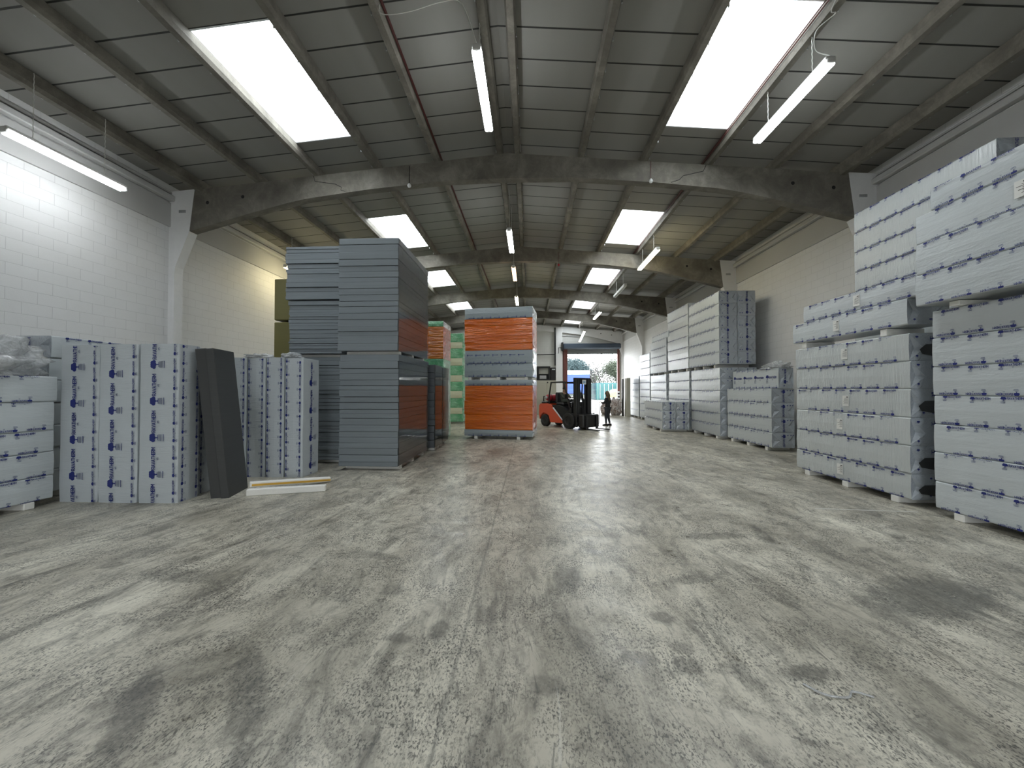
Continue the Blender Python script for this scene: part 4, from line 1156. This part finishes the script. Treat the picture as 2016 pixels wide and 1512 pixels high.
# standing woman, local +Y = facing; she looks at a phone held out in front
def standing():
    t = empty('person', (3.80,18.4,0), math.radians(48)); tag(t, 'person with long fair hair, black top and dark trousers, standing, holding a phone', 'person')
    V = []; E = []; R = []
    def av(p, r, par=None):
        V.append(Vector(p)); R.append(r if isinstance(r, tuple) else (r,r))
        if par is not None: E.append((par,len(V)-1))
        return len(V)-1
    pel = av((0,0,.90),(.135,.10)); ab = av((0,.0,1.05),(.115,.085),pel); ch = av((0,-.01,1.22),(.135,.10),ab); nb = av((0,-.01,1.37),(.075,.065),ch)
    nk = av((0,.005,1.43),.05,nb); hd = av((0,.025,1.50),(.072,.082),nk); h2 = av((0,.035,1.585),(.078,.09),hd); av((0,.03,1.64),(.05,.058),h2)
    wr = {}
    for s_, el, wp in ((-1,(-.225,.03,1.10),(-.14,.27,1.10)),(1,(.225,-.02,1.09),(.16,.22,1.13))):
        sh = av((s_*.15,-.01,1.34),.058,nb); e = av(el,.042,sh); w = av(wp,.028,e); wr[s_] = w
        V_, d_ = V[w], (V[w]-V[e])
        hand(V,E,R,V[w],w,d_,(0,0,1),-s_,.5,.95)
    for s_, kx, fx, fy in ((-1,-.115,-.125,.02),(1,.10,.12,-.03)):
        hp = av((s_*.085,0,.84),(.095,.10),pel); k = av((kx,.03,.47),.058,hp); a = av((fx,fy-.01,.085),.038,k); f = av((fx,fy+.12,.04),(.04,.03),a)
    body = skin_obj('body', V, E, R, 'skin', 2, t, face_bits((0,.035,1.555)))
    # clothes, slightly larger
    V2 = []; E2 = []; R2 = []
    def av2(p, r, par=None):
        V2.append(Vector(p)); R2.append(r if isinstance(r, tuple) else (r,r))
        if par is not None: E2.append((par,len(V2)-1))
        return len(V2)-1
    a0 = av2((0,0,.78),(.172,.14)); a1 = av2((0,0,1.05),(.140,.11),a0); a2 = av2((0,-.01,1.22),(.160,.125),a1); a3 = av2((0,-.01,1.36),(.10,.085),a2); av2((0,-.005,1.415),(.065,.06),a3)
    for s_, el, wp in ((-1,(-.225,.03,1.10),(-.14,.27,1.10)),(1,(.225,-.02,1.09),(.16,.22,1.13))):
        sh = av2((s_*.155,-.01,1.335),.075,a3); e = av2(el,.058,sh); av2(Vector(el).lerp(Vector(wp),.92),.042,e)
    skin_obj('jumper', V2, E2, R2, 'cloth_black', 2, body)
    V3 = []; E3 = []; R3 = []
    def av3(p, r, par=None):
        V3.append(Vector(p)); R3.append(r if isinstance(r, tuple) else (r,r))
        if par is not None: E3.append((par,len(V3)-1))
        return len(V3)-1
    p0 = av3((0,0,.90),(.128,.105)); 
    for s_, kx, fx, fy in ((-1,-.115,-.125,.02),(1,.10,.12,-.03)):
        hp = av3((s_*.085,0,.83),(.108,.115),p0); k = av3((kx,.03,.47),.070,hp); av3((fx,fy-.01,.10),.052,k)
    skin_obj('trousers', V3, E3, R3, 'denim', 2, body)
    for fx, fy in ((-.125,.02),(.12,-.03)):
        b = MB(); b.X = Matrix.Translation((fx,fy,0)); b.prism([(-.085,.0),(.175,.0),(.18,.03),(.13,.065),(.02,.10),(-.07,.11),(-.09,.06)],'x',-.042,.042,'shoe'); b.build('shoe', body)
    b = MB()
    ell(b,(0,.02,1.585),(.094,.105,.10),'hair'); ell(b,(0,-.055,1.44),(.105,.055,.17),'hair'); ell(b,(.0,-.075,1.30),(.085,.045,.13),'hair'); ell(b,(-.07,.0,1.47),(.035,.06,.12),'hair'); ell(b,(.07,.0,1.47),(.035,.06,.12),'hair')
    b.build('hair', body, smooth=True)
    return t
standing()
ph_m = Matrix.Translation((3.80,18.4,0)) @ Matrix.Rotation(math.radians(48),4,'Z')
b = MB(); b.box((-.04,-.005,-.075),(.04,.005,.075),'black',.004); o = b.build('phone'); p = ph_m @ Vector((-.03,.36,1.15)); o.location = p; o.rotation_euler = (math.radians(-55),0,math.radians(48)); tag(o, 'dark phone held by the standing person', 'phone')

def driver():
    t = empty('person', (1.80,17.56,0), math.radians(-50-90)); tag(t, 'person in dark work clothes seated at the wheel of the forklift', 'person')
    # local +Y forward; seat centre lies at forklift local x=-.3  -> y=-.3
    o0 = Vector((0,-.30,1.14))
    V = []; E = []; R = []
    def av(p, r, par=None):
        V.append(o0+Vector(p)); R.append(r if isinstance(r, tuple) else (r,r))
        if par is not None: E.append((par,len(V)-1))
        return len(V)-1
    pel = av((0,0,.08),(.15,.11)); ch = av((0,.02,.34),(.155,.11),pel); nb = av((0,.03,.45),(.08,.07),ch); nk = av((0,.05,.50),.05,nb); hd = av((0,.075,.57),(.072,.08),nk); h2 = av((0,.085,.65),(.076,.088),hd); av((0,.08,.70),(.05,.058),h2)
    for s_ in (-1,1):
        sh = av((s_*.17,.02,.43),.058,nb); e = av((s_*.22,.22,.24),.042,sh); w = av((s_*.12,.40,.22),.028,e); hand(V,E,R,V[w],w,(0,.8,.3),(0,.3,-1),-s_,1.2,.95)
        hp = av((s_*.10,.06,.06),.095,pel); k = av((s_*.14,.46,.10),.06,hp); a = av((s_*.13,.58,-.28),.04,k); av((s_*.13,.70,-.32),(.04,.03),a)
    body = skin_obj('body', V, E, R, 'skin', 2, t, face_bits(tuple(o0+Vector((0,.085,.62)))))
    V2 = []; E2 = []; R2 = []
    def av2(p, r, par=None):
        V2.append(o0+Vector(p)); R2.append(r if isinstance(r, tuple) else (r,r))
        if par is not None: E2.append((par,len(V2)-1))
        return len(V2)-1
    a0 = av2((0,0,.08),(.17,.13)); a1 = av2((0,.02,.34),(.178,.13),a0); a2 = av2((0,.03,.44),(.11,.09),a1)
    for s_ in (-1,1):
        sh = av2((s_*.175,.02,.42),.074,a2); e = av2((s_*.22,.22,.24),.056,sh); av2((s_*.125,.385,.222),.042,e)
        hp = av2((s_*.10,.06,.06),.11,a0); k = av2((s_*.14,.46,.10),.072,hp); av2((s_*.13,.57,-.24),.055,k)
    skin_obj('overalls', V2, E2, R2, 'workwear', 2, body)
    b = MB(); c = o0+Vector((0,.075,.66)); ell(b,(c.x,c.y,c.z),(.088,.10,.075),'hair_dark'); b.build('hair', body, smooth=True)
    for s_ in (-1,1):
        b = MB(); c = o0+Vector((s_*.13,.60,-.36)); b.box((c.x-.045,c.y-.06,c.z),(c.x+.045,c.y+.18,c.z+.10),'shoe',.03); b.build('boot', body)
driver()

# ------------------------------------------------------------------ far end things
t = empty('site_cabinet', (1.2,25.9,0)); tag(t, 'beige steel cabinet standing between the orange stack and the forklift', 'cabinet')
b = MB(); b.box((-.75,0,0),(.64,1.2,2.38),'beige',.02); b.build('body', t)
b = MB(); b.box((-.68,-.02,.1),(-.05,.0,2.1),'beige',.005); b.build('door', t); b = MB(); b.box((0.0,-.02,.1),(.6,.0,2.1),'beige',.005); b.build('door', t)
b = MB(); b.lathe([(0,-.04),(.05,-.03),(.05,-.0)],'black',(.05,0,2.24),'y',10); b.build('lock', t)
b = MB()
for k in range(7): b.box((-.6+k*.09,-.06,.02),(-.56+k*.09,-.03,1.15),'beige')
b.box((-.62,-.065,1.05),(.0,-.03,1.12),'beige'); b.box((-.62,-.065,.1),(.0,-.03,.16),'beige'); b.build('slatted_guard', t)
t = empty('control_unit', (1.2,25.9,2.38)); tag(t, 'black boxy machine with pale window on top of the beige cabinet', 'machine')
b = MB(); b.box((-.70,.05,0),(.25,.9,.10),'black',.01); b.box((-.70,.05,.85),(.25,.9,.98),'black',.01); b.box((-.70,.05,.1),(-.55,.9,.85),'black'); b.box((.12,.05,.1),(.25,.9,.85),'black'); b.box((-.70,.8,.1),(.25,.9,.85),'black'); b.box((.27,.05,.0),(.62,.9,.9),'black',.02); b.build('casing', t)
b = MB(); b.box((-.55,.3,.45),(.12,.32,.85),'paper'); b.build('window', t)
b = MB(); b.box((-.5,.1,.1),(-.02,.4,.36),'steel',.02); b.build('panel', t)
b = MB(); b.box((.36,.04,.72),(.58,.05,.80),'sign_white'); b.build('nameplate', t)
# steel post and boards, waste sack
b = MB(); b.box((6.10,24.9,0),(6.20,25.1,2.45),'black',.01); tag(b.build('steel_post'), 'dark steel post standing by the pale panels near the door', 'post')
b = MB(); b.box((6.27,24.4,0),(6.50,25.0,2.5),'beige',.01); tag(b.build('panel_pack'), 'pale upright panel leaning by the last right-hand stack', 'panel')
crumpled('waste_sack', (5.82,25.9,0), (.45,.42,.62), 'sack', 'big lumpy sack of waste film beside the shutter door', 'sack', 17, None, 34, .16, .85)
crumpled('waste_sack', (5.35,26.6,0), (.34,.34,.5), 'sack', 'smaller waste sack behind the person and nearer the doorway', 'sack', 19, None, 28, .16, .85)
# marks and scraps on the floor
b = MB()
b.add([(4.2,5.72,.0015),(5.55,5.62,.0015),(5.55,5.645,.0015),(4.2,5.75,.0015)],[(0,1,2,3)],'white_line'); tag(b.build('floor_marking', fix=False), 'worn white painted line running to the lower right stacks', 'marking')
b = MB(); b.add([(3.8,3.02,.0015),(4.6,2.98,.0015),(4.6,3.005,.0015),(3.8,3.045,.0015)],[(0,1,2,3)],'white_line'); tag(b.build('floor_marking', fix=False), 'short white painted dash on the floor at the picture edge', 'marking')
cable([(1.62,2.32,.006),(1.68,2.24,.012),(1.80,2.23,.006),(1.86,2.27,.010),(1.95,2.24,.006)],.006,'crumple','thin scrap of clear film lying on the open floor','scrap',name='film_scrap')

# ------------------------------------------------------------------ outside
b = MB(); b.box((-60,YE+.6,-.25),(70,160,-.05),'tarmac'); b.box((-60,-60,-.25),(70,YB-.3,-.05),'tarmac'); o = struct(b.build('ground'))
# box lorry with blue curtain
t = empty('curtain_side_trailer', (7.6,62,0)); tag(t, 'blue curtain-sided trailer parked in the yard outside the door', 'trailer')
b = MB(); b.box((-2.3,0,1.1),(2.3,9,4.3),'blue_tarp',.03); b.build('curtain', t)
b = MB(); b.box((-2.35,-.05,4.25),(2.35,9,4.85),'white_metal',.05); b.build('roof', t)
b = MB(); b.box((-2.3,0,.75),(2.3,9,1.1),'black'); b.build('chassis', t)
for x_ in (-1.8,1.8):
    for y_ in (1.2,7.4):
        b = MB(); b.X = Matrix.Translation((x_,y_,.5)); b.lathe([(0,-.15),(.5,-.15),(.5,.15),(0,.15)],'rubber',axis='x',n=18); b.build('wheel', t)
for i,(x_,y_,h_,w_,lab) in enumerate(((13.4,66,2.9,3.6,'teal shipping container beyond the trailer'),(17.6,60,2.9,3.4,'teal shipping container behind the yard fence, next to the door jamb'))):
    t = empty('shipping_container', (x_,y_,0)); tag(t, lab, 'container', 'containers in the yard')
    b = MB(); b.box((-w_/2,0,0),(w_/2,6,h_),'teal',.03); n = 14
    for k in range(n): b.box((-w_/2+.1+(w_-.2)*k/n,-.06,.2),(-w_/2+.1+(w_-.2)*(k+.5)/n,.0,h_-.2),'teal')
    b.build('body', t)
    b = MB(); 
    for k in (-.3,-.1,.1,.3): b.tube([(w_*k,-.1,.2),(w_*k,-.1,h_-.2)],.03,'white_metal',6)
    b.build('locking_bar', t)
t = empty('yard_fence', (0,50,0)); tag(t, 'green mesh fence with posts across the yard', 'fence')
for k in range(9):
    b = MB(); b.box((4+k*2.5,-.04,0),(4.08+k*2.5,.04,2.5),'fence'); b.build('post', t)
b = MB()
for k in range(60): b.box((9+k*.19,-.01,0),(9.012+k*.19,.01,2.4),'fence')
for z_ in (.3,1.0,1.7,2.35): b.box((4,-.012,z_),(24,.012,z_+.03),'fence')
b.build('mesh_panel', t)
crumpled('yellow_bale', (12.1,54,0), (1.0,.8,1.0), 'yellow_bale', 'rounded pale yellow bale on the yard beside the teal container', 'bale', 23, None, 18, .1, .8)
b = MB(); b.box((9.5,46.5,0),(17.5,47.0,.75),'white_metal',.05); tag(b.build('low_wall'), 'low white wall across the yard in front of the fence', 'wall')
# trees: bare branching and leafy clumps
def tree(x, y, h, seed, leaf, lab, dens):
    r = random.Random(seed); t = empty('tree', (x,y,0)); tag(t, lab, 'tree', 'trees beyond the yard')
    b = MB(); lb = MB()
    def br(p, d, L_, rad, lev):
        q = p+d*L_; m_ = p.lerp(q,.5)+Vector((r.uniform(-.1,.1),r.uniform(-.1,.1),0))*L_*.4
        b.tube([p,m_,q],[rad,rad*.8,rad*.6],'bark',5,False)
        if lev >= 2 and dens > 0:
            for k in range(int(dens*3)):
                c = q+Vector((r.gauss(0,.6),r.gauss(0,.6),r.gauss(-.3,.6))); s = r.uniform(.05,.13)
                n1 = Vector((r.uniform(-1,1),r.uniform(-1,1),r.uniform(-1,1))).normalized(); n2 = n1.orthogonal().normalized(); n3 = n1.cross(n2)
                lb.add([tuple(c+n2*s),tuple(c+n3*s*.6),tuple(c-n2*s),tuple(c-n3*s*.6)],[(0,1,2,3)],leaf)
        if lev < 5:
            for k in range(3 if lev < 4 else 2):
                dd = (d+Vector((r.uniform(-.8,.8),r.uniform(-.8,.8),r.uniform(-.15,.6)))).normalized(); br(q, dd, L_*r.uniform(.6,.82), rad*.58, lev+1)
    br(Vector((0,0,0)), Vector((0,0,1)), h*.20, h*.022, 0)
    b.build('trunk', t, fix=False)
    if lb.v: lb.build('foliage', t, fix=False)
specs = [(5.6,76,11.5,1,'leaf_blue','bluish conifer-like tree beyond the trailer',26),(10.2,80,13,2,'leaf_blue','dense blue-green tree in the middle of the doorway',30),(13.6,76,11,3,'leaf','bare forked tree in the middle of the doorway view',0),
 (18.2,78,11.5,4,'leaf','ivy-green tree next to the door jamb',26),(12.2,88,13,5,'leaf','tall pale bare tree behind the others',1),(22.5,84,11,6,'leaf','leafy tree farthest towards the door jamb',20),(7.6,90,11,7,'leaf','bare tree rising behind the blue-green one',1),(16.5,92,10,8,'leaf','thin bare tree behind the ivy-green one',3),(1.5,82,9,9,'leaf','small tree half hidden by the door edge behind the trailer',14)]
for s_ in specs: tree(*s_)
# bank of undergrowth behind the fence
t = MB(); r = random.Random(4)
for k in range(26000):
    x_ = r.uniform(0,32); y_ = r.uniform(93,99); z_ = r.uniform(0,11)*r.random()**.35; s = r.uniform(.08,.19)
    n1 = Vector((r.uniform(-1,1),-1,r.uniform(-1,1))).normalized(); n2 = n1.orthogonal().normalized(); n3 = n1.cross(n2); c = Vector((x_,y_,z_))
    t.add([tuple(c+n2*s),tuple(c+n3*s*.6),tuple(c-n2*s),tuple(c-n3*s*.6)],[(0,1,2,3)],'leaf' if r.random() < .5 else 'bark')
tag(t.build('undergrowth', fix=False), 'pale undergrowth along the foot of the trees', 'undergrowth', kind='stuff')

# ------------------------------------------------------------------ world, camera
w = bpy.data.worlds.new('overcast'); SC.world = w; w.use_nodes = True
nt = w.node_tree; bg = nt.nodes['Background']; bg.inputs[0].default_value = (.93,.97,1.,1); bg.inputs[1].default_value = 5.0
cam = bpy.data.cameras.new('camera'); co = bpy.data.objects.new('camera', cam); COL.objects.link(co)
cam.sensor_width = 36; cam.lens = 736.4/2016*36; cam.clip_end = 400; cam.clip_start = .05
co.location = (0,0,1.75); co.rotation_euler = (PI/2+.0149,0,.0465); SC.camera = co
SC.view_settings.view_transform = 'Standard'; SC.view_settings.look = 'None'; SC.view_settings.gamma = 1; SC.view_settings.use_curve_mapping = False
SC.view_settings.exposure = 1.3
SC.cycles.max_bounces = 10; SC.cycles.diffuse_bounces = 5; SC.cycles.glossy_bounces = 4; SC.cycles.transparent_max_bounces = 12; SC.cycles.transmission_bounces = 4
SC.cycles.caustics_reflective = False; SC.cycles.caustics_refractive = False
SC.cycles.sample_clamp_indirect = 4
